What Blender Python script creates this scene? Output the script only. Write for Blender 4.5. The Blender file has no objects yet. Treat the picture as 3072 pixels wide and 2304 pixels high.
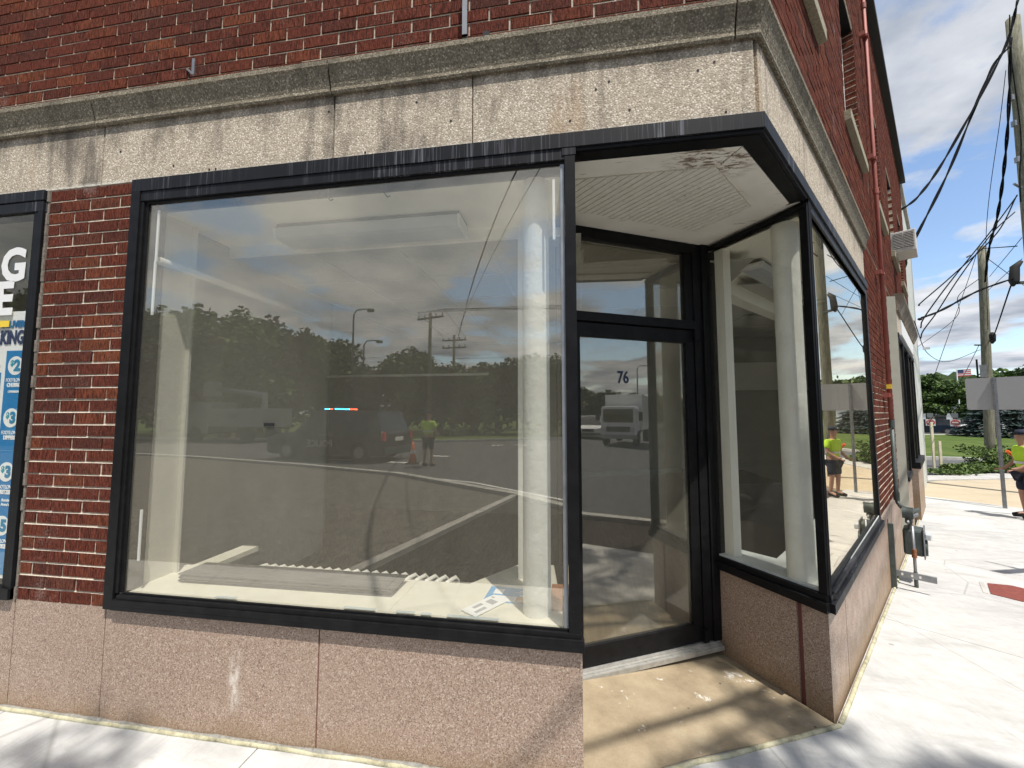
import bpy, math, random
from math import sin, cos, pi, radians as R
from mathutils import Vector, Matrix
random.seed(7)
S = bpy.context.scene
# ------------------------------------------------------------------ camera
cam = bpy.data.cameras.new("camera"); co = bpy.data.objects.new("camera", cam)
S.collection.objects.link(co); S.camera = co
cam.sensor_width = 36.0; cam.lens = 1223.19/3072*36.0; cam.clip_start = 0.05; cam.clip_end = 3000
_r = Vector((0.98722556, 0.15932847, -0.00035992)); _u = Vector((0.01190624, -0.07151999, 0.9973681)); _f = Vector((-0.15888339, 0.98463157, 0.07250337))
co.matrix_world = Matrix(((_r.x, _u.x, -_f.x, 0.0), (_r.y, _u.y, -_f.y, -1.835), (_r.z, _u.z, -_f.z, 1.563), (0, 0, 0, 1)))
# ------------------------------------------------------------------ sun + sky
SUN_AZ = R(35); SUN_EL = R(65)          # azimuth: from -Y towards +X
SV = Vector((sin(SUN_AZ)*cos(SUN_EL), -cos(SUN_AZ)*cos(SUN_EL), sin(SUN_EL)))
sl = bpy.data.lights.new("sun", 'SUN'); sl.energy = 4.3; sl.angle = R(0.53); sl.color = (1.0, 0.955, 0.89)
so = bpy.data.objects.new("sun", sl); S.collection.objects.link(so)
so.rotation_euler = SV.to_track_quat('Z', 'Y').to_euler(); so.location = (3, -8, 20)
W = bpy.data.worlds.new("World"); S.world = W; W.use_nodes = True
nt = W.node_tree; N = nt.nodes; L = nt.links; N.clear()
out = N.new('ShaderNodeOutputWorld'); bg = N.new('ShaderNodeBackground'); bg.inputs[1].default_value = 0.15
sky = N.new('ShaderNodeTexSky'); sky.sky_type = 'NISHITA'; sky.sun_disc = False
sky.sun_elevation = SUN_EL; sky.sun_rotation = R(180)-SUN_AZ; sky.air_density = 1.0; sky.dust_density = 0.6; sky.ozone_density = 1.6
tc = N.new('ShaderNodeTexCoord'); sp = N.new('ShaderNodeSeparateXYZ'); L.new(tc.outputs['Generated'], sp.inputs[0])
def M(op, a, b=None, nodes=N, links=L):
    n = nodes.new('ShaderNodeMath'); n.operation = op
    for i, v in enumerate((a, b)):
        if v is None: continue
        if isinstance(v, (int, float)): n.inputs[i].default_value = v
        else: links.new(v, n.inputs[i])
    return n.outputs[0]
zc = M('MAXIMUM', M('ADD', sp.outputs[2], 0.11), 0.11)
cx = M('DIVIDE', sp.outputs[0], zc); cy = M('DIVIDE', sp.outputs[1], zc)
cb = N.new('ShaderNodeCombineXYZ'); L.new(cx, cb.inputs[0]); L.new(cy, cb.inputs[1])
def wnoise(scale, det, rough, off, dist=0.0):
    mp = N.new('ShaderNodeMapping'); mp.inputs['Location'].default_value = off; L.new(cb.outputs[0], mp.inputs[0])
    n = N.new('ShaderNodeTexNoise'); n.inputs['Scale'].default_value = scale; n.inputs['Detail'].default_value = det
    n.inputs['Roughness'].default_value = rough; n.inputs['Distortion'].default_value = dist; L.new(mp.outputs[0], n.inputs[0]); return n.outputs[0]
cl1 = wnoise(1.15, 12, 0.55, (3.35, 1.2, 0), 0.25); cl2 = wnoise(3.6, 8, 0.6, (7.1, 2.2, 4))
cl = M('ADD', M('MULTIPLY', cl1, 0.8), M('MULTIPLY', cl2, 0.2))
rm = N.new('ShaderNodeValToRGB'); rm.color_ramp.elements[0].position = 0.435; rm.color_ramp.elements[1].position = 0.51
rm.color_ramp.elements[0].color = (0, 0, 0, 1); rm.color_ramp.elements[1].color = (1, 1, 1, 1); L.new(cl, rm.inputs[0])
sh = N.new('ShaderNodeValToRGB'); L.new(wnoise(2.2, 7, 0.55, (1.0, 5.0, 2)), sh.inputs[0])
sh.color_ramp.elements[0].position = 0.35; sh.color_ramp.elements[1].position = 0.65
sh.color_ramp.elements[0].color = (1.9, 2.15, 2.6, 1); sh.color_ramp.elements[1].color = (4.2, 4.3, 4.5, 1)
mx = N.new('ShaderNodeMix'); mx.data_type = 'RGBA'; L.new(rm.outputs[0], mx.inputs[0]); L.new(sky.outputs[0], mx.inputs[6]); L.new(sh.outputs[0], mx.inputs[7])
L.new(mx.outputs[2], bg.inputs[0]); L.new(bg.outputs[0], out.inputs[0])
S.view_settings.view_transform = 'Standard'; S.view_settings.look = 'None'; S.view_settings.gamma = 1; S.view_settings.use_curve_mapping = False
S.view_settings.exposure = 0.5
S.cycles.max_bounces = 10; S.cycles.transparent_max_bounces = 24; S.cycles.glossy_bounces = 6; S.cycles.diffuse_bounces = 6
S.cycles.sample_clamp_indirect = 6.0

# ------------------------------------------------------------------ materials
class Mat:
    """little helper round a principled material"""
    def __init__(s, name, rough=0.7, spec=0.4, metal=0.0, color=(.5, .5, .5)):
        s.m = bpy.data.materials.new(name); s.m.use_nodes = True; s.nt = s.m.node_tree; s.N = s.nt.nodes; s.L = s.nt.links
        s.p = s.N['Principled BSDF']; s.p.inputs['Roughness'].default_value = rough; s.p.inputs['Specular IOR Level'].default_value = spec
        s.p.inputs['Metallic'].default_value = metal; s.p.inputs['Base Color'].default_value = (*color, 1)
        s.tc = s.N.new('ShaderNodeTexCoord'); s.c = s.tc.outputs['Object']
    def geo(s):
        g = s.N.new('ShaderNodeNewGeometry'); s.c = g.outputs['Position']; return g
    def mapc(s, scale=(1, 1, 1), loc=(0, 0, 0), rot=(0, 0, 0)):
        m = s.N.new('ShaderNodeMapping'); m.inputs['Scale'].default_value = scale; m.inputs['Location'].default_value = loc; m.inputs['Rotation'].default_value = rot
        s.L.new(s.c, m.inputs[0]); return m.outputs[0]
    def noise(s, sc, det=4, ro=0.5, coord=None, dist=0.0):
        n = s.N.new('ShaderNodeTexNoise'); n.inputs['Scale'].default_value = sc; n.inputs['Detail'].default_value = det; n.inputs['Roughness'].default_value = ro
        n.inputs['Distortion'].default_value = dist; s.L.new(coord or s.c, n.inputs[0]); return n.outputs[0]
    def vor(s, sc, coord=None, feat='F1', out='Distance'):
        n = s.N.new('ShaderNodeTexVoronoi'); n.feature = feat; n.inputs['Scale'].default_value = sc; s.L.new(coord or s.c, n.inputs[0]); return n.outputs[out]
    def ramp(s, fac, stops):
        r = s.N.new('ShaderNodeValToRGB'); e = r.color_ramp.elements
        e[0].position, e[0].color = stops[0][0], (*stops[0][1], 1); e[1].position, e[1].color = stops[-1][0], (*stops[-1][1], 1)
        for p, c in stops[1:-1]:
            q = e.new(p); q.color = (*c, 1)
        s.L.new(fac, r.inputs[0]); return r.outputs[0]
    def fr(s, fac, a, b):
        if a > b: return s.ramp(fac, [(b, (1, 1, 1)), (a, (0, 0, 0))])
        return s.ramp(fac, [(a, (0, 0, 0)), (b, (1, 1, 1))])
    def mix(s, fac, a, b, mode='MIX'):
        n = s.N.new('ShaderNodeMix'); n.data_type = 'RGBA'; n.blend_type = mode
        for i, v in ((0, fac), (6, a), (7, b)):
            if isinstance(v, (int, float)): n.inputs[i].default_value = v
            elif isinstance(v, tuple): n.inputs[i].default_value = (*v, 1)
            else: s.L.new(v, n.inputs[i])
        return n.outputs[2]
    def math(s, op, a, b=None): return M(op, a, b, s.N, s.L)
    def col(s, c): s.L.new(c, s.p.inputs['Base Color']); return s
    def rough(s, c): s.L.new(c, s.p.inputs['Roughness']); return s
    def bump(s, h, st=0.3, d=0.01):
        b = s.N.new('ShaderNodeBump'); b.inputs['Strength'].default_value = st; b.inputs['Distance'].default_value = d
        s.L.new(h, b.inputs['Height']); s.L.new(b.outputs[0], s.p.inputs['Normal']); return s
def plain(name, color, rough=0.6, metal=0.0, var=0.12, nsc=6.0, spec=0.4, bump=0.0):
    a = Mat(name, rough, spec, metal, color); g = a.geo(); n = a.noise(nsc, 5, 0.6)
    d = tuple(c*(1-var) for c in color); l = tuple(min(1, c*(1+var)) for c in color)
    a.col(a.ramp(n, [(0.3, d), (0.7, l)]))
    if bump: a.bump(a.noise(nsc*12, 4), bump, 0.003)
    return a.m
# brick
a = Mat('brick_red', 0.95, 0.06)
oi = a.N.new('ShaderNodeObjectInfo'); g = a.N.new('ShaderNodeNewGeometry')
rnd = a.math('FRACT', a.math('ADD', oi.outputs['Random'], g.outputs['Random Per Island']))
base = a.ramp(rnd, [(0.0, (.085, .032, .028)), (0.14, (.13, .034, .026)), (0.4, (.19, .042, .028)), (0.62, (.15, .036, .026)), (0.82, (.215, .052, .03)), (0.93, (.26, .07, .035)), (1.0, (.12, .045, .038))])
wp = g.outputs['Position']
mp = a.N.new('ShaderNodeMapping'); mp.inputs['Scale'].default_value = (1, 1, .12); a.L.new(wp, mp.inputs[0])
st = a.noise(230, 3, 0.6, mp.outputs[0]); gr_ = a.noise(95, 5, 0.8, wp); big = a.noise(3.0, 4, 0.6, wp)
base = a.mix(1.0, base, (.86, 1.05, 1.0), 'MULTIPLY')
c = a.mix(a.math('MULTIPLY', a.fr(gr_, .38, .62), .8), base, a.mix(0.5, base, (.28, .085, .05)))
c = a.mix(a.math('MULTIPLY', a.fr(st, .60, .40), .8), c, (.030, .011, .009))
c = a.mix(a.math('MULTIPLY', a.fr(a.math('ADD', a.math('MULTIPLY', big, .6), a.math('MULTIPLY', gr_, .4)), .58, .68), .45), c, (.42, .36, .32))
a.col(c); a.bump(a.math('ADD', st, gr_), 0.75, 0.006); BRICK = a.m
a = Mat('mortar', 0.95, 0.1); a.geo()
a.col(a.ramp(a.noise(45, 6, .7), [(.25, (.33, .27, .21)), (.55, (.56, .48, .38)), (.8, (.68, .60, .50))])); a.bump(a.noise(160, 4), .6, .004); MORTAR = a.m
# polished pink granite base
a = Mat('pink_granite', 0.5, 0.25)
v = a.vor(200, out='Color'); bw = a.N.new('ShaderNodeRGBToBW'); a.L.new(v, bw.inputs[0])
c = a.ramp(bw.outputs[0], [(.08, (.12, .08, .058)), (.28, (.26, .18, .135)), (.5, (.355, .258, .197)), (.7, (.42, .315, .245)), (.93, (.62, .52, .43))])
c = a.mix(a.math('MULTIPLY', a.noise(60, 4, .6), .5), c, (.315, .225, .168))
c = a.mix(a.math('MULTIPLY', a.fr(a.noise(2.2, 5, .6), .45, .75), .35), c, (.34, .25, .19))
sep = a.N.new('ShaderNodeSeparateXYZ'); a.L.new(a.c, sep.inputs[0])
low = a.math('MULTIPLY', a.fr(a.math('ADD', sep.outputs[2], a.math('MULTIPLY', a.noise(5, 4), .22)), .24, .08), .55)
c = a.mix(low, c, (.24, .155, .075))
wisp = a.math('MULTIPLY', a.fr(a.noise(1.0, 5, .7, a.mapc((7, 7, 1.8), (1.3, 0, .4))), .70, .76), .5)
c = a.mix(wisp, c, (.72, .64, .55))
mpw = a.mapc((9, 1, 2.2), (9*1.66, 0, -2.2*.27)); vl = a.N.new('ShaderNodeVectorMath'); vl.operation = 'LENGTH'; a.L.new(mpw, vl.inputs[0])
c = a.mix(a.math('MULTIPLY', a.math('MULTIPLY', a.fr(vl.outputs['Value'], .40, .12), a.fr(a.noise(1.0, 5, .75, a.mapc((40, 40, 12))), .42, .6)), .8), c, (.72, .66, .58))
a.col(c); a.bump(a.noise(180, 3), .12, .002); a.rough(a.ramp(a.noise(8, 5), [(.3, (.34,)*3), (.7, (.62,)*3)])); GRANITE = a.m
# pebble dash cast stone
def stone(name, pal, stain, top, streak=0.6):
    a = Mat(name, 0.9, 0.15)
    v = a.vor(135, out='Color'); bw = a.N.new('ShaderNodeRGBToBW'); a.L.new(v, bw.inputs[0])
    d = a.vor(135)
    c = a.ramp(bw.outputs[0], [(.1, pal[0]), (.45, pal[1]), (.7, pal[2]), (.92, pal[3])])
    c = a.mix(a.math('MULTIPLY', a.fr(d, .45, .75), .55), c, pal[0])
    s_ = a.noise(1.0, 6, .65, a.mapc((9, 9, 1.1))); b_ = a.noise(1.5, 4, .6)
    f = a.math('MULTIPLY', a.fr(a.math('MULTIPLY', s_, b_), .26, .37), streak)
    c = a.mix(f, c, stain)
    sep = a.N.new('ShaderNodeSeparateXYZ'); a.L.new(a.c, sep.inputs[0])
    if top:
        f2 = a.math('MULTIPLY', a.fr(a.math('ADD', a.math('SUBTRACT', sep.outputs[2], 2.7), a.math('MULTIPLY', a.math('SUBTRACT', a.noise(1.0, 5, .65, a.mapc((6, 6, 1.5), (3, 0, 0))), .5), .75)), top-2.7-.10, top-2.7+.16), .75)
        c = a.mix(f2, c, tuple(q*.5 for q in stain))
        f3 = a.math('MULTIPLY', a.fr(a.math('ADD', a.math('SUBTRACT', sep.outputs[2], 2.8), a.math('MULTIPLY', a.noise(40, 3), .03)), .100, .078), a.fr(a.noise(25, 4, .7), .35, .6))
        c = a.mix(f3, c, (.74, .71, .62))
    rust = a.math('MULTIPLY', a.fr(a.noise(1.0, 3, .5, a.mapc((1.6, 1.6, .25), (8.4, 0, 1))), .67, .74), .7)
    c = a.mix(rust, c, (.36, .20, .08))
    a.col(c); a.bump(a.math('SUBTRACT', 1.0, d), .4, .004); return a.m
FRIEZE = stone('cast_stone_frieze', [(.32, .265, .20), (.49, .42, .325), (.59, .51, .405), (.78, .71, .60)], (.13, .11, .09), 3.17, .8)
CORNICE = stone('weathered_cast_stone', [(.13, .11, .08), (.23, .20, .145), (.29, .25, .185), (.48, .43, .34)], (.09, .08, .06), None, .55)
# black aluminium
def alu(name, streaks):
    a = Mat(name, 0.45, 0.14, 0.0, (.02, .02, .021))
    c = a.ramp(a.noise(14, 5, .7), [(.3, (.006, .006, .0065)), (.7, (.013, .013, .014))])
    if streaks:
        f = a.fr(a.noise(1.0, 3, .6, a.mapc((95, 95, 2.0))), .52, .70); f2 = a.fr(a.noise(1.0, 2, .5, a.mapc((2.2, 2.2, .6), (5, 0, 0))), .35, .6)
        c = a.mix(a.math('MULTIPLY', a.math('MULTIPLY', f, f2), .6), c, (.50, .51, .56)); c = a.mix(.5, c, (.018, .019, .023))
        a.p.inputs['Roughness'].default_value = .5
    sp_ = a.fr(a.vor(42), .035, .02); f4 = a.fr(a.noise(5, 2), .56, .6)
    c = a.mix(a.math('MULTIPLY', a.math('MULTIPLY', sp_, f4), .8), c, (.6, .6, .58))
    a.col(c); return a.m
BLACK = alu('black_aluminium', False); STREAK = alu('streaked_dark_aluminium', True)
# glass
def glass(name, base, dust_haze, tint=(.985, .99, .98), dscale=(1.1, 1.1, .45), dcol=(.82, .77, .62)):
    m = bpy.data.materials.new(name); m.use_nodes = True; n = m.node_tree.nodes; l = m.node_tree.links; n.clear()
    o = n.new('ShaderNodeOutputMaterial'); tr = n.new('ShaderNodeBsdfTransparent'); gl = n.new('ShaderNodeBsdfGlossy'); gl.inputs['Roughness'].default_value = 0.0
    tr.inputs[0].default_value = (*tint, 1); gl.inputs[0].default_value = (1, .94, .82, 1)  # warm gloss tint stands in for interior light lying over the reflection
    ge = n.new('ShaderNodeNewGeometry'); vm = n.new('ShaderNodeVectorMath'); vm.operation = 'DOT_PRODUCT'; l.new(ge.outputs['Normal'], vm.inputs[0]); l.new(ge.outputs['Incoming'], vm.inputs[1])
    f = M('POWER', M('SUBTRACT', 1.0, M('ABSOLUTE', vm.outputs['Value'], None, n, l), n, l), 5.0, n, l)   # Schlick, the same from both sides
    f = M('MINIMUM', M('ADD', M('MULTIPLY', f, .92, n, l), .04+base, n, l), 1.0, n, l)
    ms = n.new('ShaderNodeMixShader'); l.new(f, ms.inputs[0]); l.new(tr.outputs[0], ms.inputs[1]); l.new(gl.outputs[0], ms.inputs[2])
    df = n.new('ShaderNodeBsdfDiffuse'); df.inputs[0].default_value = (*dcol, 1)
    t = n.new('ShaderNodeTexCoord'); mp = n.new('ShaderNodeMapping'); mp.inputs['Scale'].default_value = dscale; l.new(t.outputs['Object'], mp.inputs[0])
    ns = n.new('ShaderNodeTexNoise'); ns.inputs['Scale'].default_value = 3.5; ns.inputs['Detail'].default_value = 6; ns.inputs['Roughness'].default_value = .65; l.new(mp.outputs[0], ns.inputs[0])
    d = M('MULTIPLY', M('ADD', ns.outputs[0], .35, n, l), dust_haze*1.15, n, l)  # thin diffuse layer: dust on the pane plus a painted cream haze
    m2 = n.new('ShaderNodeMixShader'); l.new(d, m2.inputs[0]); l.new(ms.outputs[0], m2.inputs[1]); l.new(df.outputs[0], m2.inputs[2])
    l.new(m2.outputs[0], o.inputs[0]); return m
GLASS = glass('shop_glass', 0.10, 0.040); PGLASS = glass('neighbour_glass', 0.0, 0.006); GLASSJ = glass('dusty_glass', 0.0, 0.04, dscale=(1.2, 1.2, 1.2)); CLEAR = glass('car_glass', .02, 0.0, (.25, .27, .27))
WINGLASS = glass('upper_window_glass', .12, .02, (.25, .28, .3))
# concretes
a = Mat('new_concrete', 0.85, 0.25); a.geo()
br = a.noise(1.0, 4, .6, a.mapc((220, 9, 9), rot=(0, 0, R(-25)))); ml = a.noise(1.3, 6, .6); md = a.noise(9, 6, .7)
c = a.ramp(ml, [(.3, (.42, .415, .395)), (.7, (.52, .515, .495))]); c = a.mix(.5, c, a.ramp(md, [(.25, (.35, .345, .325)), (.75, (.57, .565, .55))]))
spt = a.math('MULTIPLY', a.fr(a.vor(2.3), .05, .03), .6); c = a.mix(spt, c, (.15, .14, .13))
pt = a.math('MULTIPLY', a.fr(a.noise(.9, 2, .4, a.mapc((1, 1, 1), (4, 2, 0))), .60, .63), .35); c = a.mix(pt, c, (.62, .61, .58))
c = a.mix(a.math('MULTIPLY', a.fr(a.noise(1.0, 6, .75, a.mapc((1.1, 3.5, 1), (2, 7, 0), (0, 0, R(35)))), .50, .70), .5), c, (.25, .245, .23))
c = a.mix(a.math('MULTIPLY', a.fr(a.noise(1.0, 5, .7, a.mapc((60, 3, 3), rot=(0, 0, R(-25)))), .52, .70), .35), c, (.30, .295, .28))
c = a.mix(a.math('MULTIPLY', a.fr(a.vor(1.9, a.mapc((1, 1, 1), (3, 1, 0))), .022, .014), .85), c, (.06, .06, .058))
c = a.mix(a.math('MULTIPLY', a.fr(a.vor(1.2, feat='DISTANCE_TO_EDGE', coord=a.mapc((.35, .35, .35), (1.7, .3, 0))), .0016, .0006), .5), c, (.2, .195, .18))
a.col(c); a.bump(a.math('ADD', br, a.noise(140, 4)), .35, .004); CONC = a.m
a = Mat('old_entrance_concrete', 0.85, 0.2); a.geo()
c = a.ramp(a.noise(4, 7, .7), [(.25, (.22, .17, .11)), (.5, (.33, .265, .175)), (.75, (.42, .35, .24))])
c = a.mix(a.math('MULTIPLY', a.fr(a.noise(160, 4, .7), .45, .75), .35), c, (.16, .12, .08))
c = a.mix(a.math('MULTIPLY', a.fr(a.noise(5.5, 7, .75, a.mapc((1, 1, 1), (.35, .2, 0))), .615, .66), .75), c, (.72, .70, .66))
c = a.mix(a.fr(a.vor(5.5), .045, .03), c, (.08, .07, .06))
a.col(c); a.bump(a.noise(90, 5), .3, .004); OLDC = a.m
ASPH = Mat('asphalt', .9, .2); ASPH.geo(); ASPH.col(ASPH.ramp(ASPH.noise(70, 5, .8), [(.3, (.05, .05, .052)), (.7, (.14, .14, .14))])).bump(ASPH.noise(90, 3), .4, .004); ASPH = ASPH.m
a = Mat('gravelly_soil', .95, .1); a.geo(); a.col(a.mix(.5, a.ramp(a.noise(16, 6, .95), [(.38, (.03, .028, .024)), (.62, (.42, .39, .34))]), a.ramp(a.noise(5, 5), [(.3, (.10, .09, .08)), (.7, (.22, .20, .18))]))); a.bump(a.vor(40), .9, .03); SOIL = a.m
a = Mat('dark_mulch', .95, .1); a.geo(); a.col(a.ramp(a.noise(16, 6, .95), [(.38, (.012, .011, .01)), (.66, (.15, .13, .11))])); a.bump(a.vor(35), .9, .03); MULCH = a.m
a = Mat('sandy_gravel', .95, .1); a.geo(); a.col(a.mix(.5, a.ramp(a.noise(30, 6, .8), [(.3, (.30, .25, .17)), (.7, (.56, .48, .36))]), a.ramp(a.noise(1.5, 5), [(.3, (.34, .28, .19)), (.7, (.50, .42, .31))]))); SAND = a.m
a = Mat('grass', .9, .1); a.geo(); a.col(a.mix(.6, a.ramp(a.noise(1.0, 5, .8, a.mapc((6, 2, 6))), [(.3, (.045, .075, .016)), (.7, (.11, .15, .035))]), a.ramp(a.noise(.45, 8, .75), [(.3, (.035, .065, .014)), (.5, (.075, .115, .028)), (.62, (.15, .17, .05)), (.75, (.26, .24, .10))]))); a.bump(a.noise(25, 4), .8, .05); GRASS = a.m
LINE = plain('road_paint', (.7, .7, .68), .8, var=.2, nsc=8)
KERB = plain('kerb_concrete', (.42, .41, .38), .9, var=.2, nsc=4)
FOAM = Mat('yellowish_joint_foam', .9, .1); FOAM.geo(); FOAM.col(FOAM.ramp(FOAM.noise(9, 6, .8), [(.3, (.16, .145, .10)), (.5, (.42, .39, .26)), (.7, (.55, .53, .40))])).bump(FOAM.noise(60, 4), .5, .004); FOAM = FOAM.m
# interior etc
CREAM = plain('cream_paint', (.87, .84, .74), .6, var=.04, nsc=5, bump=.08)
a = Mat('cream_shelf', .55, .3); a.geo(); c = a.ramp(a.noise(7, 6, .7), [(.3, (.72, .68, .54)), (.7, (.82, .78, .66))])
c = a.mix(a.math('MULTIPLY', a.fr(a.noise(38, 4, .8), .66, .72), .5), c, (.28, .25, .2)); a.col(c); a.bump(a.noise(45, 4), .15, .003); SHELF = a.m
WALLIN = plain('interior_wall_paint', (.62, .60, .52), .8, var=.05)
DIMWALL = plain('interior_wall_paint_dimmed', (.30, .29, .24), .8, var=.08)  # wall colour darkened so the far room looks unlit
TILE = Mat('acoustic_tile', .95, .05); TILE.geo(); TILE.col(TILE.ramp(TILE.noise(60, 3, .9), [(.4, (.36, .355, .31)), (.6, (.42, .41, .36))])); TILE = TILE.m
GRID = plain('ceiling_grid_metal', (.38, .38, .35), .5)
a = Mat('plastered_column_paint', .5, .4); a.geo(); c = a.ramp(a.noise(9, 5), [(.3, (.76, .75, .67)), (.7, (.84, .83, .76))]); a.col(c); a.bump(a.noise(28, 5, .65), .5, .012); COLM = a.m
a = Mat('peeling_white_paint', .8, .2)
c = a.ramp(a.noise(5, 5), [(.3, (.76, .73, .65)), (.7, (.86, .83, .76))])
pl = a.math('MULTIPLY', a.fr(a.noise(1.0, 6, .7, a.mapc((5, 40, 5))), .62, .66), .8); c = a.mix(pl, c, (.22, .18, .14))
dn = a.N.new('ShaderNodeVectorMath'); dn.operation = 'DISTANCE'; a.L.new(a.c, dn.inputs[0]); dn.inputs[1].default_value = (.66, .15, 2.78)
pk = a.math('MULTIPLY', a.fr(dn.outputs['Value'], .26, .12), a.fr(a.noise(1.0, 6, .75, a.mapc((14, 60, 14), rot=(0, 0, R(12)))), .50, .55)); c = a.mix(pk, c, (.20, .15, .11))
a.col(c); PEEL = a.m
BEAD = Mat('beadboard_paint', .8, .2); c = BEAD.ramp(BEAD.noise(30, 5, .8), [(.3, (.68, .65, .57)), (.62, (.80, .77, .69))]); c = BEAD.mix(BEAD.math('MULTIPLY', BEAD.fr(BEAD.noise(16, 6, .8), .60, .68), .5), c, (.22, .2, .16)); BEAD.col(c); BEAD = BEAD.m
PLANK = Mat('grey_vinyl_plank', .5, .4); PLANK.geo(); PLANK.col(PLANK.ramp(PLANK.noise(1.0, 6, .7, PLANK.mapc((3, 40, 40))), [(.3, (.085, .082, .076)), (.7, (.18, .173, .16))])); PLANK = PLANK.m
FLOOR = Mat('dark_plank_floor', .45, .4); FLOOR.geo(); FLOOR.col(FLOOR.ramp(FLOOR.noise(1.0, 5, .7, FLOOR.mapc((30, 2, 2))), [(.3, (.06, .058, .052)), (.7, (.13, .125, .115))])); FLOOR = FLOOR.m
WHITE = plain('white_paint', (.74, .74, .72), .5, var=.03); PAPER = plain('white_paper', (.82, .82, .80), .8, var=.02)
LENS = plain('frosted_lens', (.50, .52, .53), .35, var=.03)
DARK = plain('dark_ink', (.03, .04, .08), .6, var=0); NAVY = plain('navy_ink', (.03, .05, .13), .6, var=0)
BLUE = plain('poster_blue', (.012, .20, .46), .5, var=.04, nsc=2); YEL = plain('yellow_tape', (.75, .55, .05), .6, var=.05); TEAL = plain('teal_ink', (.03, .32, .40), .6, var=0)
MAILB = plain('mail_blue', (.04, .30, .60), .6, var=.1, nsc=20); MAILO = plain('mail_orange', (.55, .26, .05), .6, var=.06)
WOOD = Mat('raw_wood', .7, .3); WOOD.geo(); WOOD.col(WOOD.ramp(WOOD.noise(1.0, 5, .7, WOOD.mapc((90, 12, 90))), [(.3, (.30, .12, .05)), (.7, (.50, .24, .11))])); WOOD = WOOD.m
REDP = plain('red_painted_steel', (.30, .085, .065), .6, var=.15, nsc=10); GREYM = plain('grey_painted_metal', (.07, .085, .078), .5, .2, .2, 15); STEEL = plain('galvanised_steel', (.26, .27, .28), .45, .6, .2, 10)
RUST = plain('rusty_fitting', (.22, .09, .04), .9, 0, .4, 40); RUBBER = plain('black_rubber', (.015, .015, .015), .8); CABLE = plain('black_cable', (.006, .0065, .008), .9, spec=.1)
a = Mat('utility_pole_wood', .9, .1); a.geo(); c = a.ramp(a.noise(1.0, 6, .75, a.mapc((22, 22, 3))), [(.3, (.09, .085, .06)), (.5, (.18, .175, .13)), (.72, (.29, .28, .22))]); a.col(c); a.bump(a.noise(1.0, 5, .7, a.mapc((40, 40, 3))), .8, .02); POLE = a.m
BARK = plain('tree_bark', (.09, .07, .05), .9, var=.3, nsc=12)
def leafm(name, c1, c2, c3):
    a = Mat(name, .65, .25); g = a.N.new('ShaderNodeNewGeometry'); a.col(a.ramp(g.outputs['Random Per Island'], [(0, c1), (.5, c2), (1, c3)]))
    a.p.inputs['Transmission Weight'].default_value = 0.0
    return a.m
LEAF = leafm('leaves_green', (.030, .060, .014), (.055, .095, .022), (.10, .15, .035)); LEAFD = leafm('leaves_dark', (.02, .04, .014), (.035, .06, .02), (.06, .09, .03))
SPRU = leafm('spruce_needles', (.020, .040, .034), (.04, .068, .058), (.075, .11, .095)); WEED = leafm('weeds', (.045, .08, .02), (.08, .13, .03), (.14, .19, .05))
HILL = Mat('wooded_hillside', .9, .05); HILL.geo(); HILL.col(HILL.ramp(HILL.noise(.14, 6, .75), [(.35, (.014, .03, .012)), (.65, (.05, .075, .024))])).bump(HILL.noise(.35, 5), 1, 3); HILL = HILL.m
HIVIS = plain('hi_vis_lime_fabric', (.45, .72, .04), .8, var=.08, nsc=12); SKIN = plain('skin', (.38, .21, .15), .6, var=.05); SHORTS = plain('navy_shorts', (.02, .025, .045), .9); ORANGE = plain('orange_plastic', (.75, .12, .02), .5, var=.05)
REFL = plain('reflective_silver_tape', (.65, .66, .66), .35, .2); CARBLK = plain('black_car_paint', (.012, .013, .015), .2, 0, .05, spec=.7); CARBLU = plain('dark_blue_car_paint', (.012, .022, .04), .2, 0, .05, spec=.7)
CARWHT = plain('white_car_paint', (.72, .73, .74), .25, 0, .03, spec=.6); CARSIL = plain('silver_car_paint', (.20, .21, .22), .3, .4, .03); REDC = plain('red_sign_paint', (.55, .03, .04), .5, var=.03)
SIGNB = plain('bare_aluminium_sign_back', (.46, .46, .46), .42, .55, .06, 90)
ACM = plain('air_conditioner_metal', (.55, .54, .50), .5, .1, .15, 20); LICH = plain('lichened_stone', (.30, .27, .19), .9, 0, .35, 60)
ROOFE = plain('black_roof_edge', (.02, .022, .022), .6); PALEW = plain('pale_render', (.50, .52, .48), .8, 0, .12, 2); REDIRON = plain('red_cast_iron', (.20, .05, .035), .7, 0, .3, 30)
def emit(name, col, s):
    m = bpy.data.materials.new(name); m.use_nodes = True; p = m.node_tree.nodes['Principled BSDF']; p.inputs['Base Color'].default_value = (*col, 1)
    p.inputs['Emission Color'].default_value = (*col, 1); p.inputs['Emission Strength'].default_value = s; return m
EBLUE = emit('blue_lamp', (.05, .45, 1), 14); ERED = emit('red_lamp', (1, .10, .04), 10)
PATCH = plain('pale_glass_tape', (.45, .52, .52), .7, var=.1)

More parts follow.
